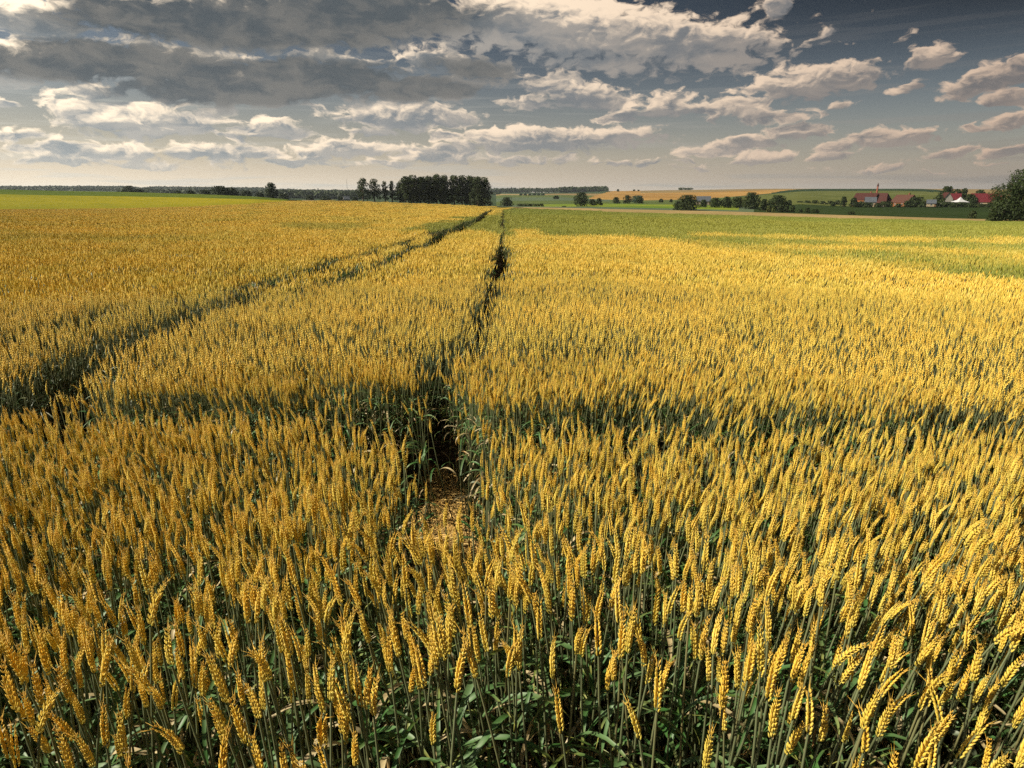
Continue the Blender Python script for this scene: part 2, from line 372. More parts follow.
def px_of_az(a): return 512 + F_PX * math.tan(max(-1.2, min(1.2, a))) * math.cos(TILT) * 1.095
def build_terrain():
    a_fine = np.radians(np.arange(-50, 50.01, .2)); a_out = np.radians(np.arange(54, 307, 4))
    azs = np.concatenate([a_fine, a_out])
    # 1. the wheat field's own soil
    rr = np.concatenate([[0.0], np.geomspace(.4, 1.0, 40)])
    V = []; n = len(azs)
    for k, f in enumerate(rr):
        for a in azs:
            aw = (a + math.pi) % (2 * math.pi) - math.pi
            R = L(LA, aw, 2) * (0 if k == 0 else (math.exp(math.log(0.3) * (1 - (k - 1) / 39.0)) if False else (0.002 * (500 ** ((k - 1) / 39.0)))))
            x, y = R * math.sin(aw), R * math.cos(aw)
            V.append((x, y, float(wheat_ground(x, y)) if k else 0))
    m = len(rr)
    Fq = np.array([(k * n + i, k * n + (i + 1) % n, (k + 1) * n + (i + 1) % n, (k + 1) * n + i) for k in range(m - 1) for i in range(n)])
    me = fast_mesh('ground', np.array(V), Fq, [M_SOIL], None, True)
    tag(link(bpy.data.objects.new('ground', me)), 'dark bare soil under the wheat field', 'ground', kind='structure')
    # 2. the farmland behind it, row by row out to the skyline
    order = list(FM.keys()); rows = []; zone = []
    def zline(ln, aw): R = float(L(ln, aw, 2)); return R, CAM_Z - R * float(L(ln, aw, 1))
    steps = [12, 4, 8, 12, 6]
    grid = []
    for a in azs:
        aw = (a + math.pi) % (2 * math.pi) - math.pi
        R0 = float(L(LA, aw, 2)); pts = [(R0, float(wheat_ground(R0 * math.sin(aw), R0 * math.cos(aw))))]
        for ln in (LB, LC, LD, LE): pts.append(zline(ln, aw))
        R5 = 6000.0; pts.append((R5, pts[-1][1] - 55))
        colp = []
        for k in range(5):
            for j in range(steps[k]):
                f = j / steps[k]; R = pts[k][0] * (1 - f) + pts[k + 1][0] * f
                colp.append((R * math.sin(aw), R * math.cos(aw), pts[k][1] * (1 - f) + pts[k + 1][1] * f, k, f))
        colp.append((pts[5][0] * math.sin(aw), pts[5][0] * math.cos(aw), pts[5][1], 4, 1)); grid.append(colp)
    m = len(grid[0]); V = np.array([[p[:3] for p in c] for c in grid]).reshape(-1, 3)
    faces = {}
    for i in range(n):
        j = (i + 1) % n; aw = (azs[i] + math.pi) % (2 * math.pi) - math.pi
        px = px_of_az(aw) if abs(aw) < 1.1 else (-400 if aw < 0 else 1400)
        for k in range(m - 1):
            z, f = grid[i][k][3], grid[i][k][4]
            if z == 0: key = ('deep' if f < .07 else 'lime' if f < .62 else 'lawn') if px < 300 else 'tan'  # dark first ring: shadow of the wheat edge, painted as ground colour
            elif z == 1: key = 'dark' if px > 755 else ('strip' if 530 < px < 740 and f > .2 else ('grey' if px > 495 else 'wood'))
            elif z == 2:
                if px < 495: key = 'wood'
                elif px < 610: key = 'grey' if f > .3 else 'mid'
                elif px < 735: key = 'mid'
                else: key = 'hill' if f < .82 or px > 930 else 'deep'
            elif z == 3:
                if px < 495: key = 'wood'
                elif px < 588 + 26 * f: key = ('mid' if f < .25 else 'tan' if f < .4 and px < 530 else 'brown' if f < .5 and px > 540 else 'grey' if f < .5 else 'wood')
                elif px < 770 + 50 * f: key = 'gold' if f < .55 or px < 640 else 'brown'
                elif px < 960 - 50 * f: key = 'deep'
                else: key = 'brown'
            else: key = 'wood'
            faces.setdefault(key, []).append((i * m + k, j * m + k, j * m + k + 1, i * m + k + 1))
    names = {'lawn': 'crest_field', 'lime': 'grain_field', 'tan': 'stubble_field', 'dark': 'dark_field', 'strip': 'meadow_field', 'grey': 'valley_field', 'mid': 'green_field',
             'hill': 'hill_field', 'deep': 'deep_field_edge_shade', 'gold': 'barley_field', 'brown': 'ripe_field', 'wood': 'hills'}
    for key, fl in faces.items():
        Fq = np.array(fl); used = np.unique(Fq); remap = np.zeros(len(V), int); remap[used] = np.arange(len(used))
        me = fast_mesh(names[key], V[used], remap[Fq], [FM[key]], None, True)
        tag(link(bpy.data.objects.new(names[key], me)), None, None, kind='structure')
build_terrain()
#@@END_TERRAIN

def vnoise(x, y, s, seed=0):
    """smooth value noise"""
    x = np.asarray(x) / s; y = np.asarray(y) / s; xi = np.floor(x); yi = np.floor(y); fx = x - xi; fy = y - yi
    h = lambda i, j: np.modf(np.abs(np.sin(i * 127.1 + j * 311.7 + seed * 74.7) * 43758.5453))[0]
    fx = fx * fx * (3 - 2 * fx); fy = fy * fy * (3 - 2 * fy)
    return (h(xi, yi) * (1 - fx) + h(xi + 1, yi) * fx) * (1 - fy) + (h(xi, yi + 1) * (1 - fx) + h(xi + 1, yi + 1) * fx) * fy

# ------------------------------------------------------------------ wheat: one stalk
def blade(mb, base, azm, length, width, rise, droop, m, r, segs=9, twist=0.0):
    """a grass blade that leaves the stem, rises and droops"""
    d = np.array([math.cos(azm), math.sin(azm), 0]); side = np.array([-math.sin(azm), math.cos(azm), 0])
    p = np.array(base, float); ang = rise; V = []; A = []; step = length / segs; bend = r.uniform(-.5, .5)
    for i in range(segs + 1):
        f = i / segs; wd = width * (.55 + .9 * f if f < .35 else .865 * (1 - ((f - .35) / .65) ** 1.8)) + 2e-4
        s_ = side * math.cos(twist * f) + np.array([0, 0, 1]) * math.sin(twist * f)
        t = d * math.cos(ang) + np.array([0, 0, math.sin(ang)]); up = np.cross(t, s_)
        V += [p - s_ * wd / 2 + up * wd * .18, p, p + s_ * wd / 2 + up * wd * .18]; A += [f] * 3
        p = p + t * step; ang -= droop / segs * (0.4 + 1.6 * f)
        d = d * math.cos(bend / segs) + np.cross([0, 0, 1], d) * math.sin(bend / segs)
    Fs = [(i * 3 + k, i * 3 + k + 1, (i + 1) * 3 + k + 1, (i + 1) * 3 + k) for i in range(segs) for k in range(2)]
    mb.add(V, Fs, m, A)
def stalk_axis(r, H, nod):
    """points of the stem (0..neck) and the ear's axis above it"""
    b = r.uniform(-.03, .03, 2); neck = H
    st = []
    for f in np.linspace(0, 1, 9): st.append((b[0] * math.sin(f * 3), b[1] * math.sin(f * 2.4), neck * f))
    st = np.array(st); d = st[-1] - st[-2]; d /= np.linalg.norm(d)
    Le = r.uniform(.058, .086); a = r.uniform(0, 6.28); h = np.array([math.cos(a), math.sin(a), 0])
    ear = [st[-1]]
    for i in range(12):
        d = d + h * nod / 12; d /= np.linalg.norm(d); ear.append(ear[-1] + d * Le / 12)
    return st, np.array(ear)
def spikelet(mb, p, out, up, ln, wd, sh, along, full=True):
    out = out / np.linalg.norm(out); d = up * .95 + out * .30; d /= np.linalg.norm(d)
    s = np.cross(d, out); s /= np.linalg.norm(s); o = np.cross(s, d)
    rings = ((0, .35), (.25, .92), (.55, 1.0), (.82, .6)) if full else ((0, .4), (.45, 1.0))
    V = []; n = 6 if full else 4
    for f, q in rings:
        for k in range(n):
            a = 2 * math.pi * k / n
            V.append(p + d * ln * f + (s * math.cos(a) * wd + o * math.sin(a) * sh) * q)
    V.append(p + d * ln * 1.08 + out * .0006)
    nr = len(rings)
    Fs = [(i * n + k, i * n + (k + 1) % n, (i + 1) * n + (k + 1) % n, (i + 1) * n + k) for i in range(nr - 1) for k in range(n)]
    Fs += [((nr - 1) * n + k, (nr - 1) * n + (k + 1) % n, nr * n) for k in range(n)]
    mb.add(V, Fs, 0, [along] * len(V))
def make_ear(mb, ax, r, full=True):
    n = 19 if full else 9
    a0 = r.uniform(0, 3.14); Ls = np.linalg.norm(ax[-1] - ax[0])
    for i in range(n):
        f = (i + .2) / n; q = f * (len(ax) - 1); j = int(q); g = q - j
        p = ax[j] * (1 - g) + ax[min(j + 1, len(ax) - 1)] * g; t, u, v = frame_of(ax[min(j + 1, len(ax) - 1)] - ax[max(j - 1, 0)])
        env = (.62 + .5 * math.sin(math.pi * min(f * 1.15 + .12, 1))) * (1 - .35 * max(f - .7, 0) / .3)
        sgn = 1 if i % 2 else -1
        A = u * math.cos(a0) + v * math.sin(a0); B = np.cross(t, A)
        k = Ls / .085
        if full:
            for fan in (-1, 0, 1):
                o = A * sgn * 1.0 + B * fan * .85
                spikelet(mb, p + A * sgn * .0016 + B * fan * .0017 + t * (abs(fan) * .0004 + r.normal(0, .0006)), o + r.normal(0, .18, 3), t, .0100 * env * k * r.uniform(.8, 1.2), 1.0 * .00145 * env * r.uniform(.8, 1.2), .0015 * env, f + .06)
        else:
            for o in (A * sgn + B * .55, A * sgn - B * .55):
                spikelet(mb, p, o, t, Ls / n * 1.7 * env, .0028 * env, .0025 * env, f + .06, False)
    # short awns at the tip
    tip = ax[-1]; t, u, v = frame_of(ax[-1] - ax[-3])
    for k in range(6 if full else 2):
        a = r.uniform(0, 6.28); o = (u * math.cos(a) + v * math.sin(a)); b = tip - t * r.uniform(.002, .014) + o * .002
        d = t + o * r.uniform(.15, .5); ln = r.uniform(.008, .024)
        s = np.cross(d, o + .01); s = s / np.linalg.norm(s) * .00045
        mb.add([b - s, b + s, b + d * ln, b + o * .0006], [(0, 1, 2), (1, 3, 2), (3, 0, 2)], 0, [1, 1, 1, 1])
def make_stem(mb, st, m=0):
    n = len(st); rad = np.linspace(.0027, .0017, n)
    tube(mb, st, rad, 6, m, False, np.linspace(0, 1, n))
    for k in (2, 4, 6):      # the nodes
        p = st[k]; t = st[k + 1] - st[k]; t /= np.linalg.norm(t)
        tube(mb, [p - t * .005, p, p + t * .005], [rad[k], rad[k] * 1.45, rad[k]], 6, m, False, [.3, .05, .3])
def leaf_specs(r, st, count):
    out = []
    for i in range(count):
        k = r.choice([3, 4, 5, 5, 6, 6]); kind = r.choice([2, 2, 2, 3, 4]) if k > 3 else r.choice([4, 4, 3])
        droop = r.uniform(1.2, 3.4)
        out.append(dict(base=st[k], azm=r.uniform(0, 6.28), length=r.uniform(.10, .21), width=r.uniform(.007, .0145), rise=r.uniform(.5, 1.25), droop=droop, m=kind, twist=r.uniform(-1.4, 1.4)))
    return out

PROTO = []        # ten stalks, each as separate part meshes and as one joined mesh
for i in range(10):
    r = np.random.default_rng(100 + i)
    st, ax = stalk_axis(r, r.uniform(.70, .78), [0.06, .12, .22, .05, .35, .16, .6, .10, .18, .30][i])
    e = MB(); make_ear(e, ax, r); s = MB(); make_stem(s, st)
    sp = leaf_specs(r, st, [3, 2, 3, 2, 3, 2, 3, 3, 2, 3][i])
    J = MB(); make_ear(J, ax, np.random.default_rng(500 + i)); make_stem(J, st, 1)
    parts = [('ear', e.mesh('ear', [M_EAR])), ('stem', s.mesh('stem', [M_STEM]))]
    for q in sp:
        lb = MB(); qq = dict(q); mi = qq['m']; qq['m'] = 0; rs = np.random.default_rng(900 + i)
        blade(lb, r=rs, **qq); parts.append(('leaf', lb.mesh('leaf', [WM[mi]])))
        blade(J, r=np.random.default_rng(900 + i), **q)
    PROTO.append(dict(parts=parts, joined=J.mesh('wheat_stalk_joined', WM), top=ax[-1], mid=ax[6], nleaf=len(sp),
                      kinds=[q['m'] for q in sp], nod=[0.06, .12, .22, .05, .35, .16, .6, .10, .18, .30][i], height=ax[-1][2]))

# ------------------------------------------------------------------ wheat: patches for the middle and far distance
def lean_matrix(lx, ly, rz):
    return (Matrix.Rotation(ly, 3, 'Y') @ Matrix.Rotation(lx, 3, 'X') @ Matrix.Rotation(rz, 3, 'Z'))
def mid_stalk(seed):
    r = np.random.default_rng(seed); mb = MB(); st, ax = stalk_axis(r, r.uniform(.69, .78), abs(r.normal(0, .35)))
    make_ear(mb, ax, r, False)
    tube(mb, st[::2], np.linspace(.0027, .0018, 5), 3, 1, False, np.linspace(0, 1, 5))
    for q in leaf_specs(r, st, r.integers(1, 3)): blade(mb, r=r, segs=4, **q)
    return np.concatenate(mb.v), mb.f, mb.m, np.concatenate(mb.a)
MID = [mid_stalk(40 + i) for i in range(8)]
def patch_mid(size, dens_, seed):
    r = np.random.default_rng(seed); mb = MB(); n = int(size * size * dens_)
    for i in range(n):
        v, f, m, a = MID[r.integers(len(MID))]
        M = np.array(lean_matrix(r.normal(0, .07), r.normal(.06, .09), r.uniform(0, 6.28)))
        hs = r.normal(1.0, .055); off = r.uniform(-size / 2, size / 2, 2)
        if r.random() > .35 + 1.2 * float(vnoise(off[0] + seed, off[1], .09, 6)): continue
        mb.add((v * [1, 1, hs]) @ M.T + [off[0], off[1], 0], f, m, a)
    return mb.mesh('wheat_patch', WM)
def patch_low(size, n, lod, seed):
    """spindle ears on thin stems, each with a leaf; all triangles"""
    r = np.random.default_rng(seed); V = []; Fc = []; Mi = []; A = []; c = 0
    fat = {2: 1.0, 3: 1.1, 4: 1.8}[lod]
    for i in range(n):
        ox, oy = r.uniform(-size / 2, size / 2, 2)
        if lod <= 3 and r.random() > .35 + 1.2 * float(vnoise(ox + seed, oy, .13, 6)): continue
        hs = r.normal(1, .055 if lod == 2 else .03); rz = r.uniform(0, 6.28)
        lx, ly = r.normal(0, .08), r.normal(.06, .09); top = .80 * hs; eb = top - r.uniform(.065, .085)
        d = np.array([ly, -lx, 1.0]); base = np.array([ox, oy, 0])
        nod = np.array([math.cos(rz), math.sin(rz), 0]) * r.uniform(0, .02)
        w_ = .0068 * fat
        hh = [eb, eb + .035, top - .03, top + .008] if lod == 2 else [eb - .01, (eb + top) / 2, top + .01]
        ww = [.35, 1.0, .8, 0] if lod == 2 else [.4, 1.0, 0]
        sides = 4 if lod == 2 else 3
        ring = []
        for h_, q in zip(hh, ww):
            p = base + d * h_ + nod * ((h_ - eb) / .09) ** 2
            if q == 0: V.append(p); ring.append([c]); c += 1
            else:
                ids = []
                for k in range(sides):
                    a = rz + 6.283 * k / sides; V.append(p + np.array([math.cos(a), math.sin(a), .25 * (-1) ** k]) * w_ * q); ids.append(c); c += 1
                ring.append(ids)
            A += [(h_ - eb) / .09] * len(ring[-1])
        for i1 in range(len(ring) - 1):
            a_, b_ = ring[i1], ring[i1 + 1]
            for k in range(sides):
                k2 = (k + 1) % sides
                if len(b_) == 1: Fc.append((a_[k], a_[k2], b_[0])); Mi.append(0)
                else: Fc += [(a_[k], a_[k2], b_[k2]), (a_[k], b_[k2], b_[k])]; Mi += [0, 0]
        if lod <= 3:      # stem as a thin three-sided spike
            for k in range(3):
                a = 2.094 * k; V.append(base + np.array([math.cos(a), math.sin(a), 0]) * .004 * fat); A.append(0.2)
            V.append(base + d * (eb + .01)); A.append(1)
            Fc += [(c, c + 1, c + 3), (c + 1, c + 2, c + 3), (c + 2, c, c + 3)]; Mi += [1, 1, 1]; c += 4
        if lod <= 3 or r.random() < .4:
            for _ in range(1 if lod >= 3 else 2):
                a = r.uniform(0, 6.28); h_ = r.uniform(.35, .68); l_ = r.uniform(.10, .20); dd = np.array([math.cos(a), math.sin(a), 0]); ss = np.array([-dd[1], dd[0], 0]) * .0065 * fat
                p = base + d * h_; q1 = p + dd * l_ * .5 + [0, 0, r.uniform(.02, .08)]; q2 = p + dd * l_ + [0, 0, r.uniform(-.08, .05)]
                V += [p, q1 - ss, q1 + ss, q2]; A += [0, .5, .5, 1]; Fc += [(c, c + 1, c + 2), (c + 1, c + 3, c + 2)]; mm = r.choice([2, 2, 3, 4]); Mi += [mm, mm]; c += 4
    return fast_mesh('wheat_patch', np.array(V), np.array(Fc), WM, np.array(Mi), False, np.array(A))

PATCH = []; KIND = {}
def reg(key, meshes):
    KIND[key] = list(range(len(PATCH), len(PATCH) + len(meshes))); PATCH.extend(meshes)
reg('stalk', [p['joined'] for p in PROTO])
reg((.25, 1), [patch_mid(.25, 800, 11 + i) for i in range(10)])
reg((.25, 2), [patch_low(.25, 42, 2, 31 + i) for i in range(5)])
reg((.5, 2), [patch_low(.5, 155, 2, 41 + i) for i in range(7)])
reg((1., 2), [patch_low(1., 580, 2, 51 + i) for i in range(6)])
reg((.25, 3), [patch_low(.25, 24, 3, 61 + i) for i in range(3)])
reg((.5, 3), [patch_low(.5, 85, 3, 66 + i) for i in range(3)])
reg((1., 3), [patch_low(1., 420, 3, 71 + i) for i in range(4)])
reg((2., 3), [patch_low(2., 1500, 3, 76 + i) for i in range(4)])
reg((4., 4), [patch_low(4., 2600, 4, 81 + i) for i in range(4)])
reg((8., 4), [patch_low(8., 7000, 4, 86 + i) for i in range(3)])

# tracks through the crop, drawn at canopy height; (pixel polyline, half width in metres)
def track(pts, hw):
    return np.array([at_r(px, py, (CAM_Z - CANOPY) / 1 if False else 1)[:2] * 0 + canopy_xy(px, py) for px, py in pts]), hw
def canopy_xy(px, py):
    a, t = azt(px, py); R0 = float(L(LA, a, 2))
    lo, hi = .2, R0
    f = lambda R: (CAM_Z - (CANOPY + float(wheat_ground(R * math.sin(a), R * math.cos(a))))) / R - t
    if f(hi) > 0: return np.array([hi * math.sin(a), hi * math.cos(a)])
    for _ in range(50):
        mid = (lo + hi) / 2
        if f(mid) > 0: lo = mid
        else: hi = mid
    return np.array([lo * math.sin(a), lo * math.cos(a)])
TRACKS = [
 track([(503.5,208.2),(503,215),(502,228),(500,245),(497,262),(491,282),(482,302),(468,325),(448,352),(428,378),(412,402),(408,425)], .115),
 track([(-140,455),(0,394),(60,365),(115,340),(172,318),(232,299),(300,283),(345,270),(381,259),(411,247),(451,231),(480,217),(494,208.5)], .22),
 track([(-160,372),(0,335),(60,323),(112,310),(170,299),(250,281),(331,259),(376,247),(431,232),(476,218),(488,210.5)], .18),
 track([(-100,247),(0,243.5),(64,240),(128,236),(200,231),(256,227)], .09),
 track([(-200,396),(0,400),(130,402),(300,407),(420,412),(600,413),(800,415),(1024,420),(1200,428)], .25),
]
p0 = TRACKS[0][0][-1]
TRACKS.append((np.array([[-.44, 3.5], [-.21, 1.60]]), .12))
TRACKS.append((np.array([[-.60, 3.05], [-.36, 2.95]]), .24))          # trampled bare patch beside the crossing of the tracks
TRACKS.append((np.array([[-.95, 3.40], [-.45, 3.5]]), .17))
TRACKS.append((np.array([[-.22, 1.85], [-.19, 1.4]]), .05))
def track_dist(x, y):
    best = np.full(np.shape(x), 1e9)
    for pl, hw in TRACKS:
        for a, b in zip(pl[:-1], pl[1:]):
            d = b - a; tt = np.clip(((x - a[0]) * d[0] + (y - a[1]) * d[1]) / (d @ d), 0, 1)
            best = np.minimum(best, np.hypot(x - a[0] - tt * d[0], y - a[1] - tt * d[1]) - hw)
    return best
def greenness(x, y):
    """the belts of wheat that are still green"""
    z = float(wheat_ground(x, y)) + CANOPY; px, py = to_px(x, y, z); r = math.hypot(x, y)
    n = float(vnoise(x, y, 1.7, 3)) - .5; n2 = float(vnoise(x, y, 5.0, 5)) - .5
    px += n * 16; g = 0.0
    k = py + n * 3.0 + n2 * 3
    if px > 498:
        lo = np.interp(px, [498, 520, 534, 545, 560, 620, 700, 768, 860, 1024, 1300], [233, 229, 225, 228, 233, 234.5, 240, 248, 258, 274, 290])
        lo += 2.5
        if k < lo: g = .85
        streak = np.interp(px, [640, 760, 1024], [235, 236, 242])
        if px > 700 and abs(k - streak) < 2.2: g = .15
        s2 = np.interp(px, [760, 1024], [246, 256])
        if px > 740 and abs(k - s2) < 1.6: g = .25
        if px > 700 and k > streak + 6: g *= .55 + .5 * (float(vnoise(x, y, .9, 9)) > .5)
        if k < np.interp(px, [498, 1024], [213, 226]): g = .95
    elif px > 404:
        up = np.interp(px, [404, 440, 470, 500], [229, 221, 217, 214]); lo = np.interp(px, [404, 460, 498], [231, 231, 233])
        if up < k < lo: g = .85
    if px < 500 and 222 < k < 228 and 280 < px < 380: g = max(g, .45)
    if px < 100 + 90 and abs(k - 236) < 2: g = max(g, .3)
    return g

pts = []          # x, y, z, rot(3), scale(3), index, green
def add_pt(x, y, idx, rot, sc, g): pts.append((x, y, float(wheat_ground(x, y)), *rot, *sc, idx, g))
NEAR_R = 4.2
def in_wheat(x, y):
    edge = .56 + .10 * math.sin(x * 5.1 + 1) + .05 * math.sin(x * 13)
    if abs(x) < 1.3: return y > edge
    return y > edge - (abs(x) - 1.3) * 1.5
# quadtree over the field
def visit(cx, cy, size):
    h = size / 2; r_near = math.hypot(max(abs(cx) - h, 0), max(abs(cy) - h, 0)); r = math.hypot(cx, cy)
    if cy + h < -.8 - 0: return
    half = h * 1.5
    a = abs(math.atan2(cx, cy)); slack = math.asin(min(1, half * 1.2 / max(r, 1e-3)))
    if r > NEAR_R + 1 and a - slack > math.radians(50 if r > 8 else 64): return
    R0 = float(L(LA, math.atan2(cx, cy), 2))
    if r - half > R0: return
    want = .25 if r_near < 9 else .5 if r_near < 16 else 1 if r_near < 34 else 2 if r_near < 80 else 4 if r_near < 160 else 8
    td = float(track_dist(np.array(cx), np.array(cy)))
    if size > want or (size > .25 and r_near < 150 and td < h * 1.42 - .02 and size > r_near / 260) or (r + half > R0 and size > 2) or (size > .25 and size > .5 * r_near):
        for sx in (-1, 1):
            for sy in (-1, 1): visit(cx + sx * h / 2, cy + sy * h / 2, h)
        return
    if r > R0: return
    if r < NEAR_R + .0: return
    if not in_wheat(cx, cy): return
    if td < (.035 + .0022 * r if size < .4 else size * .36) and size <= 1: return
    lod = 1 if r < 9 else 2 if r < 30 else 3 if r < 100 else 4
    if size <= .5 and lod > 3: lod = 3
    if size >= 4: lod = 4
    elif size >= 2: lod = 3
    elif lod == 4: lod = 3
    if lod == 1 and size != .25: lod = 2
    ids = KIND[(float(size), lod)]
    g = greenness(cx, cy); n = float(vnoise(cx, cy, .8, 1)) - .5; n2 = float(vnoise(cx, cy, 3.1, 2)) - .5
    e = size * .5; dzx = (float(wheat_ground(cx + e, cy)) - float(wheat_ground(cx - e, cy))) / (2 * e); dzy = (float(wheat_ground(cx, cy + e)) - float(wheat_ground(cx, cy - e))) / (2 * e)
    sc = random.uniform(.98, 1.08); rz = random.uniform(-.3, .3) + (random.choice([0, math.pi]) if lod > 2 else 0)
    zs = 1 + .10 * n + .07 * n2 + random.uniform(-.025, .025)
    add_pt(cx + random.uniform(-.12, .12) * size, cy + random.uniform(-.12, .12) * size, random.choice(ids), (math.atan(dzy) + .12 * (float(vnoise(cx, cy, 1.3, 12)) - .5) * (size < 1), -math.atan(dzx) + .20 * (float(vnoise(cx, cy, 1.1, 11)) - .5) * (size < 1), rz), (sc, sc, zs), g)
S0 = 512.0
visit(0, S0 / 2, S0); visit(-S0, S0 / 2, S0); visit(S0, S0 / 2, S0); visit(0, -S0 / 2, S0)
# single stalks close to the camera
near = []
r = np.random.default_rng(21); cells = int(math.pi * NEAR_R ** 2 * 330)
X = r.uniform(-NEAR_R - .1, NEAR_R + .1, 52000); Y = r.uniform(-.8, NEAR_R + .1, 52000)
keep_d = 52000 / ((2 * NEAR_R + .2) * (NEAR_R + .9))
ok = (np.hypot(X, Y) < NEAR_R + .08) & (np.abs(np.arctan2(X, Y)) < math.radians(66)); X, Y = X[ok], Y[ok]
td = track_dist(X, Y)
for x, y, d in zip(X, Y, td):
    rr_ = math.hypot(x, y)
    if rr_ > NEAR_R + .08 or abs(math.atan2(x, y)) > math.radians(75) and rr_ < 1.0: continue
    if not in_wheat(x, y) or abs(math.atan2(x, y)) > math.radians(66): continue
    if d < .01 and r.random() > .05: continue
    dens_want = (520 + 260 * min(1, max(0, rr_ - .8))) * (.30 + 1.4 * float(vnoise(x, y, .16, 4)))
    if y < .9 and abs(x) < 1.3: dens_want *= .25 + .75 * max(0, (y - .50) / .40)
    if r.random() > dens_want / keep_d: continue
    n = float(vnoise(x, y, .5, 1)) - .5
    lx, ly = r.normal(0, .06) - .01, r.normal(0, .07) + .22 * (float(vnoise(x, y, .7, 11)) - .5) + .01 + .10 * max(-.4, min(1, x / 1.2))
    sc = r.normal(1.0, .05) * (1 + .07 * n)
    near.append((x, y, lx, ly, r.uniform(0, 6.28), sc, int(r.integers(10))))
def stalk_screen(s):
    x, y, lx, ly, rz, sc, i = s; g0 = float(wheat_ground(x, y))
    M = lean_matrix(lx, ly, rz); tp = M @ Vector(PROTO[i]['top']) * sc; md = M @ Vector(PROTO[i]['mid']) * sc
    return (*to_px(x + tp.x, y + tp.y, g0 + tp.z), *to_px(x + md.x, y + md.y, g0 + md.z), math.dist((x + md.x, y + md.y, g0 + md.z), (0, 0, CAM_Z)), M)
cand = []
for k, s in enumerate(near):
    q = stalk_screen(s)
    if -10 < q[2] < 1034 and 0 < q[3] < 775: cand.append((q[4], k))
    elif q[3] >= 775 and -10 < q[0] < 1034 and q[1] < 765: cand.append((q[4], k))
cand.sort(); chosen = set(k for _, k in cand[:300])
for k, s in enumerate(near):
    if k in chosen: continue
    x, y, lx, ly, rz, sc, i = s
    e = lean_matrix(lx, ly, rz).to_euler()
    add_pt(x, y, KIND['stalk'][i], (e.x, e.y, e.z), (sc, sc, sc), 0.0)
print('stalks near', len(near), 'points', len(pts), 'chosen', len(chosen))

# the field as one object: points that carry patches and stalks
patch_col = bpy.data.collections.new('wheat_patches')
for i, me in enumerate(PATCH):
    patch_col.objects.link(bpy.data.objects.new('patch_%03d' % i, me))
pa = np.array(pts)
fm = bpy.data.meshes.new('wheat_field'); fm.vertices.add(len(pa)); fm.vertices.foreach_set('co', pa[:, :3].astype(np.float32).ravel())
for nm, c0 in (('rot', 3), ('scl', 6)):
    at = fm.attributes.new(nm, 'FLOAT_VECTOR', 'POINT'); at.data.foreach_set('vector', pa[:, c0:c0 + 3].astype(np.float32).ravel())
at = fm.attributes.new('idx', 'INT', 'POINT'); at.data.foreach_set('value', pa[:, 9].astype(np.int32))
at = fm.attributes.new('green', 'FLOAT', 'POINT'); at.data.foreach_set('value', pa[:, 10].astype(np.float32))
field = tag(link(bpy.data.objects.new('wheat_crop', fm)), 'dense golden wheat crop stretching to the copse, beyond the nearest stalks', 'wheat', kind='stuff')
ng = bpy.data.node_groups.new('scatter_wheat', 'GeometryNodeTree')
ng.interface.new_socket('Geometry', in_out='INPUT', socket_type='NodeSocketGeometry'); ng.interface.new_socket('Geometry', in_out='OUTPUT', socket_type='NodeSocketGeometry')
G = NT(ng); gi = G.node('NodeGroupInput'); go = G.node('NodeGroupOutput')
ci = G.node('GeometryNodeCollectionInfo'); ci.inputs['Collection'].default_value = patch_col; ci.inputs['Separate Children'].default_value = True; ci.inputs['Reset Children'].default_value = True
def named(n, t):
    a = G.node('GeometryNodeInputNamedAttribute', data_type=t); a.inputs['Name'].default_value = n; return a.outputs['Attribute']
iop = G.node('GeometryNodeInstanceOnPoints'); m2p = G.node('GeometryNodeMeshToPoints')
G.l.new(gi.outputs[0], m2p.inputs[0]); G.l.new(m2p.outputs[0], iop.inputs['Points']); G.l.new(ci.outputs[0], iop.inputs['Instance'])
iop.inputs['Pick Instance'].default_value = True
G.l.new(named('idx', 'INT'), iop.inputs['Instance Index'])
e2r = G.node('FunctionNodeEulerToRotation'); G.l.new(named('rot', 'FLOAT_VECTOR'), e2r.inputs[0]); G.l.new(e2r.outputs[0], iop.inputs['Rotation'])
G.l.new(named('scl', 'FLOAT_VECTOR'), iop.inputs['Scale']); G.l.new(iop.outputs[0], go.inputs[0])
md = field.modifiers.new('scatter', 'NODES'); md.node_group = ng

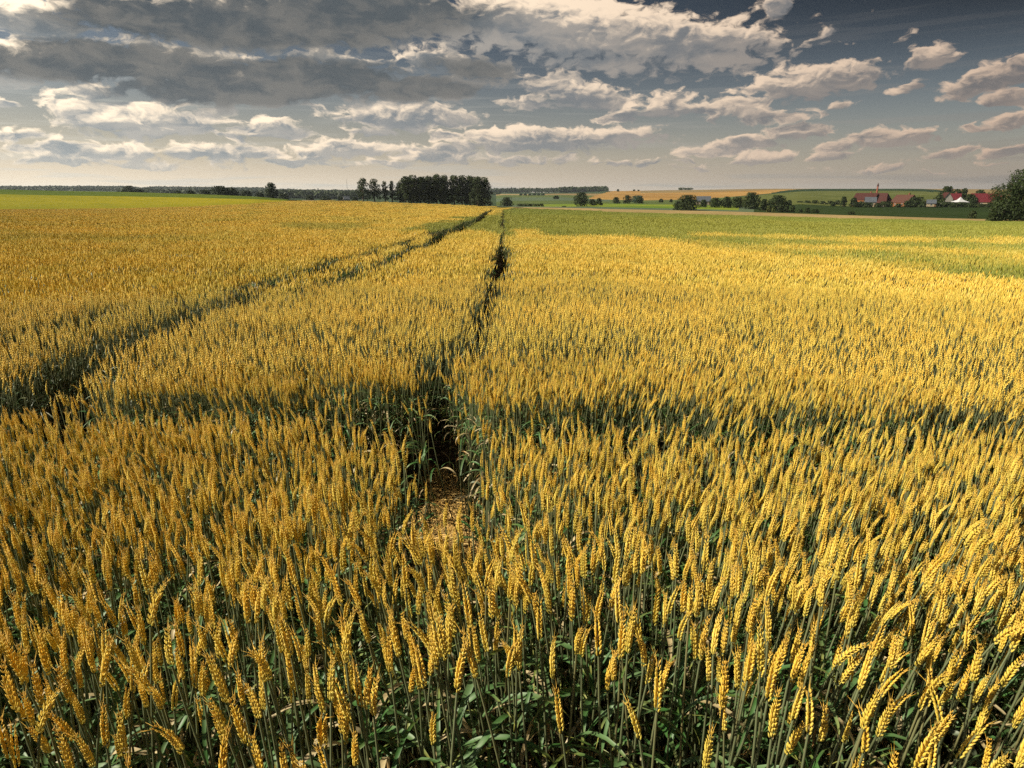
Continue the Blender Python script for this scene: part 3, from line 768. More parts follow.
# the 300 nearest stalks, every one a thing with its parts
def across(px):
    f = px / 1024.0
    names = ['at left edge', 'near left edge', 'an eighth across', 'a sixth across', 'a fifth across', 'a quarter across', 'three tenths across', 'a third across', 'two fifths across', 'just left of middle',
             'at the middle', 'just right of middle', 'three fifths across', 'two thirds across', 'seven tenths across', 'three quarters across', 'four fifths across', 'five sixths across', 'near right edge', 'at right edge']
    return names[int(max(0, min(19, f * 20)))]
def up_word(py):
    for lim, wd in ((545, 'high up'), (585, 'upper'), (625, 'middle'), (665, 'lower'), (705, 'low'), (745, 'lowest')):
        if py < lim: return wd
    return 'cut by bottom edge'
usedlab = {}
for k in sorted(chosen):
    x, y, lx, ly, rz, sc, i = near[k]
    q = stalk_screen(near[k]); M = q[5]; P_ = PROTO[i]
    root = empty('wheat_stalk', (x, y, float(wheat_ground(x, y))), M.to_euler()); root.scale = (sc, sc, sc)
    for nm, me in P_['parts']: link(bpy.data.objects.new(nm, me), root)
    dx = q[0] - q[2]
    lean = 'leaning right' if dx > 7 else 'leaning left' if dx < -5 else 'upright'
    shape = 'nodding' if P_['nod'] > .28 else 'curved' if P_['nod'] > .14 else 'straight'
    lf = {1: 'one leaf', 2: 'two leaves', 3: 'three leaves'}[P_['nleaf']]
    vert = up_word(q[3])
    lab = '%s %s ear, %s, %s row, %s' % (shape, lean, lf, vert, across(q[2])) if vert[0] != 'c' else '%s %s ear, %s, %s, %s' % (shape, lean, lf, vert, across(q[2]))
    usedlab.setdefault(lab, []).append(root)
    tag(root, lab, 'wheat stalk', 'nearest wheat stalks of the field')
for lab, os_ in usedlab.items():
    if len(os_) > 1:
        os_.sort(key=lambda o: (o.location.x / o.location.y))
        words_ = {2: ['left one', 'right one'], 3: ['left one', 'middle one', 'right one']}.get(len(os_))
        for j, o in enumerate(os_):
            if words_: o['label'] = lab + ', ' + words_[j]
#@@END_WHEAT

# straw and dead leaves lying on the soil
def litter():
    r = np.random.default_rng(5); mb = MB()
    for i in range(3600):
        if i < 1300:
            y = r.uniform(2.4, 4.0); x = r.normal(-.02 - .115 * y, .10)
        else: x, y = r.uniform(-2.2, 2.2), r.uniform(.5, 2.4)
        a = r.uniform(0, 6.28); ln = r.uniform(.08, .26); wd = r.uniform(.0015, .006); g0 = float(wheat_ground(x, y)); p = np.array([x, y, g0 + r.uniform(.004, .04 if i > 1300 else .06)]); ang = r.uniform(0, .6); V = []; c = r.uniform(-4, 4)
        for s_ in range(5):
            d = np.array([math.cos(a), math.sin(a), math.sin(ang) * .6]); n_ = np.array([-math.sin(a), math.cos(a), .3]) * wd / 2
            V += [p - n_, p + n_]; p = p + d * ln / 4; p[2] = max(p[2], g0 + .003); a += c * .2; ang -= .35
        mb.add(V, [(2 * k, 2 * k + 1, 2 * k + 3, 2 * k + 2) for k in range(4)], 0)
    m, q, b = mat('straw', .7, .3)
    pos = q.node('ShaderNodeNewGeometry').outputs['Position']
    q.put(b.inputs['Base Color'], q.mix(q.smooth(q.noise(pos, 14, 3), .35, .65), (.60, .36, .10), (.72, .50, .19)))
    tag(mb.obj('straw_litter', [m], None), 'dry straw and dead leaves on the soil in the track', 'straw', kind='stuff')
litter()

# ------------------------------------------------------------------ trees
def foliage_mat(name, c1, c2):
    m, q, b = mat(name, .6, .25)
    pos = q.node('ShaderNodeNewGeometry').outputs['Position']; rnd = q.node('ShaderNodeNewGeometry').outputs['Random Per Island']
    c = q.mix(rnd, c1, c2); c = q.mix(q.smooth(q.noise(pos, .3, 3), .4, .7), c, tuple(v * .75 for v in c2))
    q.put(b.inputs['Base Color'], c); translucent(q, b, c, .15); return m
FOL = {'dark': foliage_mat('dark_foliage', (.014, .026, .007), (.040, .060, .013)),
       'mid': foliage_mat('green_foliage', (.020, .036, .009), (.050, .070, .014)),
       'light': foliage_mat('light_foliage', (.055, .080, .020), (.11, .125, .030)),
       'blue': foliage_mat('blue_green_foliage', (.045, .085, .055), (.06, .11, .07))}
mB, qB, bB = mat('bark', .9, .1); qB.put(bB.inputs['Base Color'], qB.mix(qB.noise(None, 9, 4), (.06, .045, .03), (.12, .095, .07))); M_BARK = mB
def leaf_cloud(r, lobes, n, size):
    """leaf-clump triangles spread through the lobes; lobes: (centre, radii)"""
    vol = np.array([np.prod(b[1]) ** (2 / 3) for b in lobes]); pick = r.choice(len(lobes), n, p=vol / vol.sum())
    C = np.array([b[0] for b in lobes])[pick]; R = np.array([b[1] for b in lobes])[pick]
    d = r.normal(size=(n, 3)); d /= np.linalg.norm(d, axis=1)[:, None]; rad = r.uniform(.35, 1.0, n) ** .55 * (1 + r.normal(0, .07, n))
    c = C + d * R * rad[:, None]
    nrm = d + r.normal(0, .7, (n, 3)); nrm /= np.linalg.norm(nrm, axis=1)[:, None]
    u = np.cross(nrm, r.normal(size=(n, 3))); u /= np.linalg.norm(u, axis=1)[:, None]; v = np.cross(nrm, u)
    s = size * r.uniform(.5, 1.3, (n, 1))
    V = np.stack([c - u * s * .6, c - v * s * .35 + nrm * s * .15, c + u * s * .7, c + v * s * .4 + nrm * s * .12], 1).reshape(-1, 3)
    Fq = np.arange(4 * n).reshape(-1, 4)
    return V, Fq
tree_n = 0
def tree(name, label, cat, px, base, top, wpx, R, fol='dark', style='round', group=None, skirt=0.08, n=None, depth=1.0):
    global tree_n; tree_n += 1
    r = np.random.default_rng(1000 + tree_n)
    B = at_r(px, base, R); T = at_r(px, top, R); H = T[2] - B[2]; W = wpx * R / F_PX * (1.5 if name == 'copse_tree' and n and n > 2000 else 1.3 if style == 'poplar' else 1.15) * math.cos(math.atan2(B[0], B[1])) * 1.0
    gz = ground_z(B[0], B[1]); z0 = min(gz, B[2] + .3) if gz > B[2] - 6 else B[2]
    if abs(gz - B[2]) > 3: z0 = B[2] if gz < B[2] else gz
    H = T[2] - z0
    root = empty(name, (B[0], B[1], z0), (0, 0, r.uniform(0, .3)))
    tag(root, label, cat, group)
    t = MB(); tr = H * .022 + .05
    tp = [np.array([0, 0, -.5])] + [np.array([r.normal(0, .012 * H), r.normal(0, .012 * H), H * f]) for f in (.2, .4, .6, .8)]
    tube(t, tp, [tr * 1.3, tr, tr * .8, tr * .5, tr * .2], 7)
    for k in range(6 if H > 5 else 3):
        f = r.uniform(.25, .7); j = tp[1] * (1 - f) + tp[4] * f; a = r.uniform(0, 6.28)
        e = j + np.array([math.cos(a) * W * .36, math.sin(a) * W * .36, H * r.uniform(.08, .22)])
        tube(t, [j, (j + e) / 2 + [0, 0, -.03 * H], e], [tr * .4, tr * .28, tr * .08], 5)
    t.obj('trunk', [M_BARK], root)
    cz0 = H * skirt; ch = H - cz0; lobes = []
    k = 16 if style == 'round' else 12
    if style == 'bush': k = 9
    for q in range(k):
        f = (q + .5) / k
        if style == 'poplar': prof = .95 * math.sin(math.pi * min(1, .30 + f * .66)) ** .5
        elif style == 'bush': prof = .8 * math.sqrt(max(.05, 1 - f * f))
        else: prof = math.sin(math.pi * min(.97, .20 + f * .74)) ** .7
        a = q * 2.4 + r.uniform(-.4, .4); lr = W * r.uniform(.17, .27)
        rho = max(0, W / 2 * prof - lr * .8)
        lobes.append(((math.cos(a) * rho, math.sin(a) * rho * depth, cz0 + ch * (.08 + .84 * f)), (lr, lr, lr * r.uniform(.6, .95))))
    lobes.append(((0, 0, cz0 + ch * .5), (W * .24, W * .24, ch * .38)))
    nn = n or int(min(6500, max(400, 9 * wpx * (base - top))))
    sz = max(.28, R / F_PX * 1.05)
    V, Fq = leaf_cloud(r, lobes, nn, sz)
    V[:, 2] = np.clip(V[:, 2], 0.02, H)
    me = fast_mesh('crown', V, Fq, [FOL[fol]], None, False); link(bpy.data.objects.new('crown', me), root)
    return root

# the copse in the middle: a gappy row of slender trees, then a dense block
GC = 'trees of the copse behind the wheat'
for (px, b, t, wd, R, f, lab, cat) in [
 (363.5, 202, 177.3, 11.5, 352, 'mid', 'rounded airy tree at the left end of the copse, first of the open row', 'tree'),
 (375, 202.5, 178.6, 11, 353, 'mid', 'second slender tree of the copse counted from its open left end', 'tree'),
 (385.5, 203, 180.2, 6.5, 354, 'mid', 'third and thinnest tree of the copse, in its open left row', 'tree'),
 (392.5, 203.2, 179.8, 6, 355, 'mid', 'fourth tree of the copse, narrow crown, in its open left row', 'tree'),
 (400, 203.6, 182.5, 9, 354, 'dark', 'lower dark tree of the copse where its dense block begins', 'tree')]:
    tree('copse_tree', lab, cat, px, b, t, wd, R, f, 'poplar', GC, .04 if f == 'dark' else .10, n=1300 if wd > 8 else 700)
names_c = ['tall tree at the left shoulder of the dense copse block', 'tree next to the left shoulder of the dense copse block', 'leafy tree in the left third of the dense copse block', 'tree left of centre in the dense copse block',
 'tallest tree of the dense copse block, left of its centre', 'tree at the centre of the dense copse block', 'tree just right of the centre of the dense copse block, beside the sky hole', 'tree in the right half of the copse, right of the sky hole',
 'dark tree in the right third of the dense copse block', 'tree second from the right end of the dense copse', 'slightly lower tree at the right end of the dense copse']
for k, (px, t) in enumerate([(406, 176), (413.5, 174.8), (421, 175.6), (429, 174.8), (437, 173.6), (445, 174.4), (454.5, 174.0), (462.5, 174.6), (470.5, 174.4), (478, 175.4), (484.5, 177)]):
    tree('copse_tree', names_c[k], 'tree', px, 203.5 + k * .3, t, 11.5, 352 + (k * 37 % 9), 'dark' if k in (3, 7, 9) else 'mid', 'poplar', GC, .0, n=3200)
for k, px in enumerate([409, 425, 441, 474]):
    tree('copse_tree', ['back row tree behind the left shoulder of the copse block', 'back row tree behind the left third of the copse block', 'back row tree behind the centre of the copse block', 'back row tree behind the right third of the copse block'][k],
         'tree', px, 205, 176.5, 13, 372, 'dark', 'poplar', GC, .0, n=2600)
# single trees, bushes and hedges
T = [
 ('broadleaf_tree', 'single dark round tree rising above the lime green field', 'tree', 272, 198.5, 182.4, 11.5, 420, 'dark', 'round', .03),
 ('bush', 'low dark bush just right of the single round tree', 'bush', 284, 199.5, 193.5, 13, 460, 'dark', 'bush', 0),
 ('bush', 'small dark bush on the valley edge between the round tree and the copse', 'bush', 310, 200.5, 195, 11, 520, 'dark', 'bush', 0),
 ('bush', 'flat dark bush halfway along the valley edge before the copse', 'bush', 326, 201, 196, 14, 520, 'dark', 'bush', 0),
 ('bush', 'dark bush on the valley edge beside the white cottage', 'bush', 341, 201.5, 196.5, 8, 520, 'dark', 'bush', 0),
 ('bush', 'dark bush between white cottage and the copse', 'bush', 355, 202, 197, 8, 520, 'dark', 'bush', 0),
 ('broadleaf_tree', 'dark spreading tree crowning the grove left of the round tree', 'tree', 221, 197.5, 185.8, 16, 430, 'dark', 'round', 0),
 ('broadleaf_tree', 'broad low tree on the right shoulder of the grove', 'tree', 232, 198, 187.5, 13, 432, 'dark', 'round', 0),
 ('bush', 'long dark bush at the left foot of the grove', 'bush', 205, 197, 190, 16, 440, 'dark', 'bush', 0),
 ('bush', 'low bush second in the line left of the grove', 'bush', 191, 196.5, 190.5, 13, 445, 'dark', 'bush', 0),
 ('bush', 'leftmost low bush of the line left of the grove', 'bush', 178, 195.5, 191, 12, 445, 'dark', 'bush', 0),
 ('bush', 'dark bush between the grove and the single round tree', 'bush', 247, 198.5, 190.5, 14, 440, 'dark', 'bush', 0),
 ('bush', 'small dark bush touching the left side of the round tree', 'bush', 260, 198.8, 192, 12, 440, 'dark', 'bush', 0),
 ('broadleaf_tree', 'dark tree on the left part of the forest edge above the lime field', 'tree', 130, 193.5, 185.6, 12, 600, 'dark', 'round', 0),
 ('bush', 'dark bush sloping down right of the forest edge tree', 'bush', 140, 194, 188.5, 10, 600, 'dark', 'bush', 0),
 ('broadleaf_tree', 'small round dark tree just right of the end of the straight track', 'tree', 507, 209, 197.2, 11.5, 400, 'dark', 'round', 0),
 ('conifer', 'small pointed dark tree alone in the grey green valley', 'tree', 556, 202.6, 195.6, 4.5, 800, 'dark', 'poplar', 0),
 ('broadleaf_tree', 'large round dark tree on the bright green strip', 'tree', 581, 207.3, 192.2, 13.5, 400, 'dark', 'round', .02),
 ('bush', 'dark bush adjoining the large round tree on its right', 'bush', 592, 205.5, 199, 9, 430, 'dark', 'bush', 0),
 ('bush', 'bush at the right end of the group by the large round tree', 'bush', 599, 205, 197.8, 8, 440, 'dark', 'bush', 0),
 ('bush', 'tiny dark bush low in front of the bright strip', 'bush', 564, 208.4, 206, 5, 380, 'dark', 'bush', 0),
 ('bush', 'dark bush left of the blue green trees under the golden hill', 'bush', 616, 203.5, 197, 8.5, 520, 'dark', 'bush', 0),
 ('broadleaf_tree', 'dark tree left of the blue green rounded tree', 'tree', 627, 203.5, 195, 7, 520, 'dark', 'round', 0),
 ('broadleaf_tree', 'pale blue green rounded tree behind dark bush', 'tree', 637, 203, 195.4, 12, 560, 'blue', 'round', 0),
 ('bush', 'dark bush in front of the blue green rounded tree', 'bush', 639.5, 203.6, 197, 8, 520, 'dark', 'bush', 0),
 ('bush', 'tiny dark bush at the foot of the golden hill', 'bush', 661, 202, 198.6, 4, 600, 'dark', 'bush', 0),
 ('bush', 'tiny round bush left of the broad dark tree under the hill', 'bush', 671, 202, 199, 3, 600, 'dark', 'bush', 0),
 ('broadleaf_tree', 'broad black green tree standing before the tan stubble strip', 'tree', 687, 211.8, 194.8, 20, 330, 'dark', 'round', 0),
 ('bush', 'low dark bush on the left flank of the broad black tree', 'bush', 677, 211.6, 201, 9, 332, 'dark', 'bush', 0),
 ('bush', 'green bush in front of the pale barn roof', 'bush', 703, 209, 199.5, 8, 390, 'mid', 'bush', 0),
 ('broadleaf_tree', 'olive tree first right of the pale barn', 'tree', 715, 208.5, 197.5, 11, 390, 'mid', 'round', 0),
 ('broadleaf_tree', 'dark low tree in the middle of the hedge right of the barn', 'tree', 726, 208.5, 196.5, 10, 390, 'dark', 'round', 0),
 ('broadleaf_tree', 'olive spreading tree left of the tall dark hedge tree', 'tree', 737, 208.5, 197, 13, 388, 'mid', 'round', 0),
 ('broadleaf_tree', 'tall dark tree highest of the hedge under the hill', 'tree', 751, 209.5, 192.3, 15.5, 370, 'dark', 'round', 0),
 ('bush', 'dark bush between the two largest hedge trees', 'bush', 763, 212.5, 199, 9, 345, 'dark', 'bush', 0),
 ('broadleaf_tree', 'wide domed dark tree at the right end of the hedge', 'tree', 776.5, 212.5, 195.2, 17, 345, 'dark', 'round', 0),
 ('bush', 'small dark bush peeping right of the domed tree', 'bush', 789, 205, 200, 6, 450, 'dark', 'bush', 0),
]
for (px, t_, wd, f, lab) in [(768, 206, 5, 'light', 'pale green leftmost shrub below the domed tree'), (773, 207, 4.5, 'light', 'pale shrub second from left below the domed tree'), (780, 204, 6, 'dark', 'taller dark shrub below the right side of the domed tree'),
      (786, 204.5, 5.5, 'dark', 'dark shrub right after the domed tree in the shrub row'), (792, 205, 6, 'mid', 'pointed shrub in the middle of the shrub row'), (800, 209, 5.5, 'dark', 'low dark shrub left of the pointed last shrubs'),
      (807, 207.5, 6, 'dark', 'small conical shrub near the end of the shrub row'), (815, 209.2, 9, 'dark', 'long flat shrub ending the shrub row')]:
    T.append(('shrub', lab, 'shrub', px, 213.6 + (px - 768) * .014, t_, wd, 322, f, 'bush', 0))
T += [
 ('bush', 'flat dark bush alone in the dark green field below the village', 'bush', 851, 214.9, 211.5, 8, 310, 'dark', 'bush', 0),
 ('bush', 'small round bush alone in the dark field near the big oak', 'bush', 972, 218.6, 210.6, 8, 290, 'mid', 'bush', 0),
 ('conifer', 'narrow dark tree left of the farmhouse', 'tree', 843, 206.8, 196.4, 5, 480, 'dark', 'poplar', 0),
 ('bush', 'dark shrub at the left end of the village hedge', 'bush', 833, 206, 201.5, 5, 480, 'dark', 'bush', 0),
 ('bush', 'dark bush against the left gable of the farmhouse', 'bush', 853, 206.5, 197.5, 9, 484, 'dark', 'bush', 0),
 ('bush', 'dark bush in front of the farmhouse wall', 'bush', 861, 206.8, 201, 8, 470, 'dark', 'bush', 0),
 ('bush', 'long dark bush between the hipped barn and orange gabled house', 'bush', 886, 206.8, 201.3, 15, 470, 'dark', 'bush', 0),
 ('broadleaf_tree', 'round dark tree covering the right end of the orange house', 'tree', 915.5, 207, 196.8, 14, 470, 'dark', 'round', 0),
 ('bush', 'dark bush right of the round village tree', 'bush', 928, 207, 201.5, 9, 470, 'dark', 'bush', 0),
 ('broadleaf_tree', 'olive tree left of the white gable house', 'tree', 938, 206, 195, 10, 490, 'mid', 'round', 0),
 ('broadleaf_tree', 'tall dark tree highest in the village', 'tree', 945, 204, 186, 13, 540, 'dark', 'round', 0),
 ('conifer', 'slim dark tree behind the white pointed tent', 'tree', 955, 204, 188.5, 7, 540, 'dark', 'poplar', 0),
 ('conifer', 'dark pointed tree right of the white tent', 'tree', 962, 204, 188, 6.5, 540, 'dark', 'poplar', 0),
 ('broadleaf_tree', 'dark tree between the tent and crimson roof', 'tree', 969, 205.5, 194, 10, 500, 'dark', 'round', 0),
 ('broadleaf_tree', 'dark round tree behind the crimson roof', 'tree', 977.5, 204, 189.5, 10, 540, 'dark', 'round', 0),
 ('bush', 'long dark bush in front of the white gable house', 'bush', 945, 207, 201.8, 16, 468, 'dark', 'bush', 0),
 ('bush', 'dark bush in front of the white tent', 'bush', 961, 207, 202, 14, 468, 'dark', 'bush', 0),
 ('bush', 'dark bush below the crimson roof', 'bush', 983, 207.2, 204, 16, 468, 'dark', 'bush', 0),
 ('bush', 'dark bush at the right end of the village by the oak', 'bush', 996, 207, 197, 9, 480, 'dark', 'bush', 0),
]
for (px, wd, tp, lab) in [(856, 8, 201.6, 'dark bush hiding the foot of the farmhouse gable'), (868, 10, 202.4, 'dark bush hiding the wall of the low pale shed'), (878, 9, 203, 'dark low bush in front of the hipped barn'),
                          (898, 7, 203.4, 'small dark bush at the foot of the orange gable'), (907, 10, 200.6, 'dark bush covering the front wall of the orange gabled house'), (922, 8, 202, 'dark bush between the round tree and the small shed'),
                          (936, 8, 202.2, 'dark bush beside the small shed'), (953, 9, 203, 'dark bush below the purple red roof'), (972, 9, 203, 'dark bush between tent and crimson roofed building'), (990, 8, 202.6, 'dark bush hiding the right end of the crimson roofed building')]:
    T.append(('bush', lab, 'bush', px, 207.2, tp, wd, 462, 'dark', 'bush', 0))
for q in T:
    nm, lab, cat, px, b, t, wd, R, f, style, sk = q
    tree(nm, lab, cat, px, b, t, wd, R, f, style, None, sk)
for k in range(6):
    tree('hedge_bush', 'low bush in the thin hedge line at the foot of the green hill', 'bush', 800 + k * 7.5, 203.2, 201 - (k % 3) * .5, 7.5, 520, 'dark', 'bush', 'thin hedge line under the green hill', 0, n=140)
for k in range(6):
    tree('orchard_tree', 'small dark tree in the even row across the far valley', 'tree', 521 + k * 4.4, 196.6, 193.4, 3.2, 1300, 'dark', 'round', 'even row of small trees in the far valley', 0, n=120)
for k, (px, b, t, wd) in enumerate([(618, 191.6, 189, 2.2), (634, 191.2, 189.4, 2), (638.5, 191, 189.6, 1.6)]):
    tree('skyline_tree', ['tiny round tree on the golden skyline, left one', 'tiny tree on the golden skyline, middle one', 'tiny tree on the golden skyline, right one'][k], 'tree', px, b, t, wd, 1800, 'dark', 'round', None, 0, n=60)
# green hedge in the valley mouth
def hedge(label, x0, x1, base, top, R, fol):
    r = np.random.default_rng(int(x0)); lobes = []; A = at_r((x0 + x1) / 2, base, R); s = R / F_PX
    H = (base - top) * s; Wd = (x1 - x0) * s
    for k in range(14): lobes.append(((Wd * ((k + .5) / 14 - .5), r.uniform(-.3, .3), H * .45), (Wd / 17, 1.2, H * .5)))
    V, Fq = leaf_cloud(r, lobes, 900, .7); V[:, 2] = np.clip(V[:, 2], 0, H)
    o = link(bpy.data.objects.new('hedge', fast_mesh('hedge', V, Fq, [FOL[fol]], None, False))); o.location = A; tag(o, label, 'hedge')
hedge('clipped green hedge right of the track end', 518, 543, 208, 203.8, 400, 'mid')

# the big oak at the right edge
tree('oak_tree', 'large spreading oak cut off by the right edge of the picture', 'tree', 1026, 223, 169.0, 62, 200, 'dark', 'round', None, 0.0, n=26000)
tree('oak_bush', 'pale green bush at the left foot of the large oak', 'bush', 995, 221.5, 200, 15, 196, 'mid', 'bush', None, 0.0, n=2500)

# far-off woods: masses of crowns on the ridges
def forest(name, label, rows, n, seed, h=17):
    r = np.random.default_rng(seed); Vs = []; Fs = []; c = 0
    for i in range(n):
        k = r.integers(len(rows)); x0, x1, ya0, ya1, yb0, yb1, R0, R1 = rows[k]
        f = r.uniform(); g = r.uniform(); px = x0 + (x1 - x0) * f; R = R0 + (R1 - R0) * g
        py = (ya0 + (ya1 - ya0) * f) * (1 - g) + (yb0 + (yb1 - yb0) * f) * g
        p = at_r(px, py, R); p[2] = min(p[2], ground_z(p[0], p[1]) + 3)
        hh = h * r.uniform(.7, 1.15); w_ = hh * .5
        w_ = hh * .8; V, Fq = leaf_cloud(r, [((0, 0, hh * .45), (w_, w_, hh * .5))], 16, hh * .5)
        Vs.append(V + p); Fs.append(Fq + c); c += len(V)
    o = link(bpy.data.objects.new(name, fast_mesh(name, np.concatenate(Vs), np.concatenate(Fs), [FOL['dark']], None, False)))
    tag(o, label, 'forest', kind='stuff')
# rows: px0, px1, front y (at px0, px1), back y (at px0, px1), front R, back R
forest('forest', 'dark wooded ridges along the far left skyline', [
 (-60, 128, 192.5, 193.5, 189.8, 189.2, 1900, 2750), (120, 262, 196, 197.5, 189.3, 190.4, 1200, 2780), (262, 365, 198.5, 200, 190.8, 192.4, 1100, 2780),
 (262, 365, 198.5, 200, 195, 196, 1050, 1500), (350, 500, 200, 198, 192.2, 191.8, 1500, 2700), (-60, 128, 190.6, 190.0, 189.4, 189.1, 2500, 2780), (150, 265, 191, 191.6, 189.2, 190.3, 2400, 2790)], 9000, 3, 11)
forest('woodland', 'strip of dark woods on the skyline above the grey green valley', [
 (488, 606, 192.6, 192.2, 192.0, 190.8, 2150, 2450), (560, 606, 191.8, 191.6, 191.8, 190.6, 1950, 2150)], 800, 4, 13)
forest('copse_woods', 'low dark wood on the golden hill crest', [(679, 692, 189.9, 189.8, 189.8, 189.7, 1850, 1895)], 26, 5, 6)

# ------------------------------------------------------------------ buildings and masts
def plain(name, c1, c2, scale=1.5, rough=.8):
    m, q, b = mat(name, rough, .2); pos = q.node('ShaderNodeNewGeometry').outputs['Position']
    q.put(b.inputs['Base Color'], q.mix(q.smooth(q.noise(pos, scale, 4), .35, .65), c1, c2)); return m
def tile_mat(name, c1, c2):
    m, q, b = mat(name, .75, .2)
    tcx = q.node('ShaderNodeTexCoord').outputs['Object']; br = q.node('ShaderNodeTexBrick'); q.put(br.inputs[0], tcx)
    br.inputs['Color1'].default_value = (*c1, 1); br.inputs['Color2'].default_value = (*c2, 1); br.inputs['Mortar'].default_value = (*[v * .5 for v in c1], 1); br.inputs['Scale'].default_value = 2.0
    q.put(b.inputs['Base Color'], br.outputs[0]); return m
M_TILE = tile_mat('red_roof_tiles', (.048, .014, .012), (.068, .021, .016)); M_CRIM = tile_mat('crimson_roof_tiles', (.085, .009, .014), (.12, .014, .02))
M_BROWNT = tile_mat('brown_roof_tiles', (.075, .032, .022), (.10, .042, .03))
M_WHITE = plain('white_render', (.36, .34, .31), (.44, .41, .38)); M_OR = plain('orange_brick', (.24, .085, .03), (.30, .11, .04)); M_BRICK = plain('red_brick', (.16, .055, .036), (.20, .07, .045))
M_PALE = plain('pale_render', (.26, .21, .14), (.33, .27, .18)); M_GLASS = plain('window_glass', (.02, .025, .03), (.04, .045, .05), 1, .15); M_BLUE = plain('blue_sheet', (.06, .07, .085), (.09, .10, .12)); M_CANVAS = plain('white_canvas', (.42, .42, .44), (.48, .48, .50))
M_STEEL = plain('grey_steel', (.25, .25, .26), (.32, .32, .33)); M_DOOR = plain('brown_door', (.12, .06, .03), (.16, .09, .05))
def house(name, label, px, base, ridge, wpx, R, rz, wallm, roofm, gable=.42, dep=8.0, windows=3, chimney=True, hip=0.0, cat='house', eave=.55):
    B = at_r(px, base, R); s = R / F_PX; H = (base - ridge) * s; W = wpx * s
    root = empty(name, (B[0], B[1], B[2] - .3), (0, 0, rz - math.atan2(B[0], B[1]))); tag(root, label, cat)
    hw, hd = W / 2, dep / 2; ez = H * eave
    m = MB()   # walls with gable ends: ridge runs along local x
    V = [(-hw, -hd, 0), (hw, -hd, 0), (hw, hd, 0), (-hw, hd, 0), (-hw, -hd, ez), (hw, -hd, ez), (hw, hd, ez), (-hw, hd, ez)]
    if hip == 0:
        V += [(-hw, 0, H - .15), (hw, 0, H - .15)]
        m.add(V, [(0, 1, 5, 4), (2, 3, 7, 6), (1, 2, 6, 9, 5), (3, 0, 4, 8, 7)])
    else: m.add(V, [(0, 1, 5, 4), (2, 3, 7, 6), (1, 2, 6, 5), (3, 0, 4, 7)])
    m.obj('wall', [wallm], root, False)
    rf = MB(); o = .35; th = .18; hx = hw + o; ho = hip * hw
    sl = (H - ez) / hd; ey = ez - o * sl
    rf.add([(-hx, -hd - o, ey), (hx, -hd - o, ey), (hx - ho, 0, H), (-hx + ho, 0, H), (hx, hd + o, ey), (-hx, hd + o, ey),
            (-hx, -hd - o, ey - th), (hx, -hd - o, ey - th), (hx, hd + o, ey - th), (-hx, hd + o, ey - th)],
           [(0, 1, 2, 3), (4, 5, 3, 2), (1, 4, 2), (5, 0, 3), (0, 6, 7, 1), (1, 7, 8, 4), (4, 8, 9, 5), (5, 9, 6, 0)] if hip else
           [(0, 1, 2, 3), (4, 5, 3, 2), (0, 6, 7, 1), (4, 8, 9, 5)])
    r_ = rf.obj('roof', [roofm], root, False)
    if chimney:
        c = MB(); box(c, (hw * .3, hd * .25, H + .1), (.8, .8, 1.8)); c.obj('chimney', [M_BRICK], r_, False)
    for k in range(windows):
        x = -hw + W * (k + .7) / (windows + .4)
        wn = MB(); box(wn, (x, -hd - .03, ez * .55), (1.0, .10, 1.2)); wo_ = wn.obj('window', [M_WHITE if wallm is not M_WHITE else M_DOOR], root, False)
        g = MB(); box(g, (x, -hd - .085, ez * .55), (.8, .02, 1.0)); g.obj('pane', [M_GLASS], wo_, False)
    g = MB(); box(g, (hw * .9 if windows else 0, -hd - .03, 1.05), (.95, .08, 2.0)); g.obj('door', [M_DOOR], root, False)
    if windows:
        for yy in (-hd * .4, hd * .4):
            g = MB(); box(g, (-hw - .03, yy, ez * .6), (.08, .9, 1.1)); g.obj('window', [M_GLASS], root, False)
    return root
house('farmhouse', 'long farmhouse with dark red roof, left end of the village', 865, 206.3, 195.2, 17, 500, -.42, M_OR, M_TILE, dep=8)
house('farm_shed', 'low pale shed with bluish roof beside the farmhouse', 869.5, 206.2, 198.4, 8, 482, .1, M_PALE, M_BLUE, dep=5, windows=2, chimney=False, cat='shed')
house('barn', 'barn with hipped red roof and pale gable right of the brick chimney', 880.5, 206.2, 195.3, 14, 498, -.5, M_WHITE, M_TILE, dep=9, windows=1, hip=.45, chimney=False, cat='barn', eave=.3)
house('brick_house', 'house with orange sunlit gable and brown roof', 903.5, 206.4, 196.8, 16, 495, -.75, M_OR, M_BROWNT, dep=9, windows=2, eave=.42)
house('cottage', 'narrow white gabled cottage between dark trees in the village', 944.5, 205, 195, 7, 505, -1.1, M_WHITE, M_TILE, dep=6, windows=1, chimney=False, eave=.5)
house('cottage', 'cottage with purple red roof behind the white tent', 952, 204.8, 195.8, 9, 512, .1, M_WHITE, M_CRIM, dep=7, windows=2, eave=.5)
house('farm_building', 'long building with crimson roof beside the oak', 984, 206.6, 196.4, 19, 505, .05, M_PALE, M_CRIM, dep=9, windows=4, chimney=False, eave=.42, cat='barn')
house('shed', 'small orange brick shed right of the crimson roofed building', 995.5, 206.6, 201.5, 5, 492, .2, M_OR, M_BROWNT, dep=4, windows=1, chimney=False, cat='shed')
house('shed', 'small pale blue roofed shed low between the village trees', 930.5, 206, 200.6, 6, 462, .1, M_PALE, M_BLUE, dep=4, windows=1, chimney=False, cat='shed')
house('barn', 'pale roofed barn half hidden behind the hedge trees', 703, 205, 196.8, 12, 470, .1, M_PALE, M_BLUE, dep=8, windows=2, chimney=False, cat='barn', eave=.5)
house('cottage', 'small white cottage on the valley edge left of the copse', 346.5, 201.3, 196.5, 5, 560, .2, M_WHITE, M_BLUE, dep=5, windows=1, chimney=False, eave=.5)
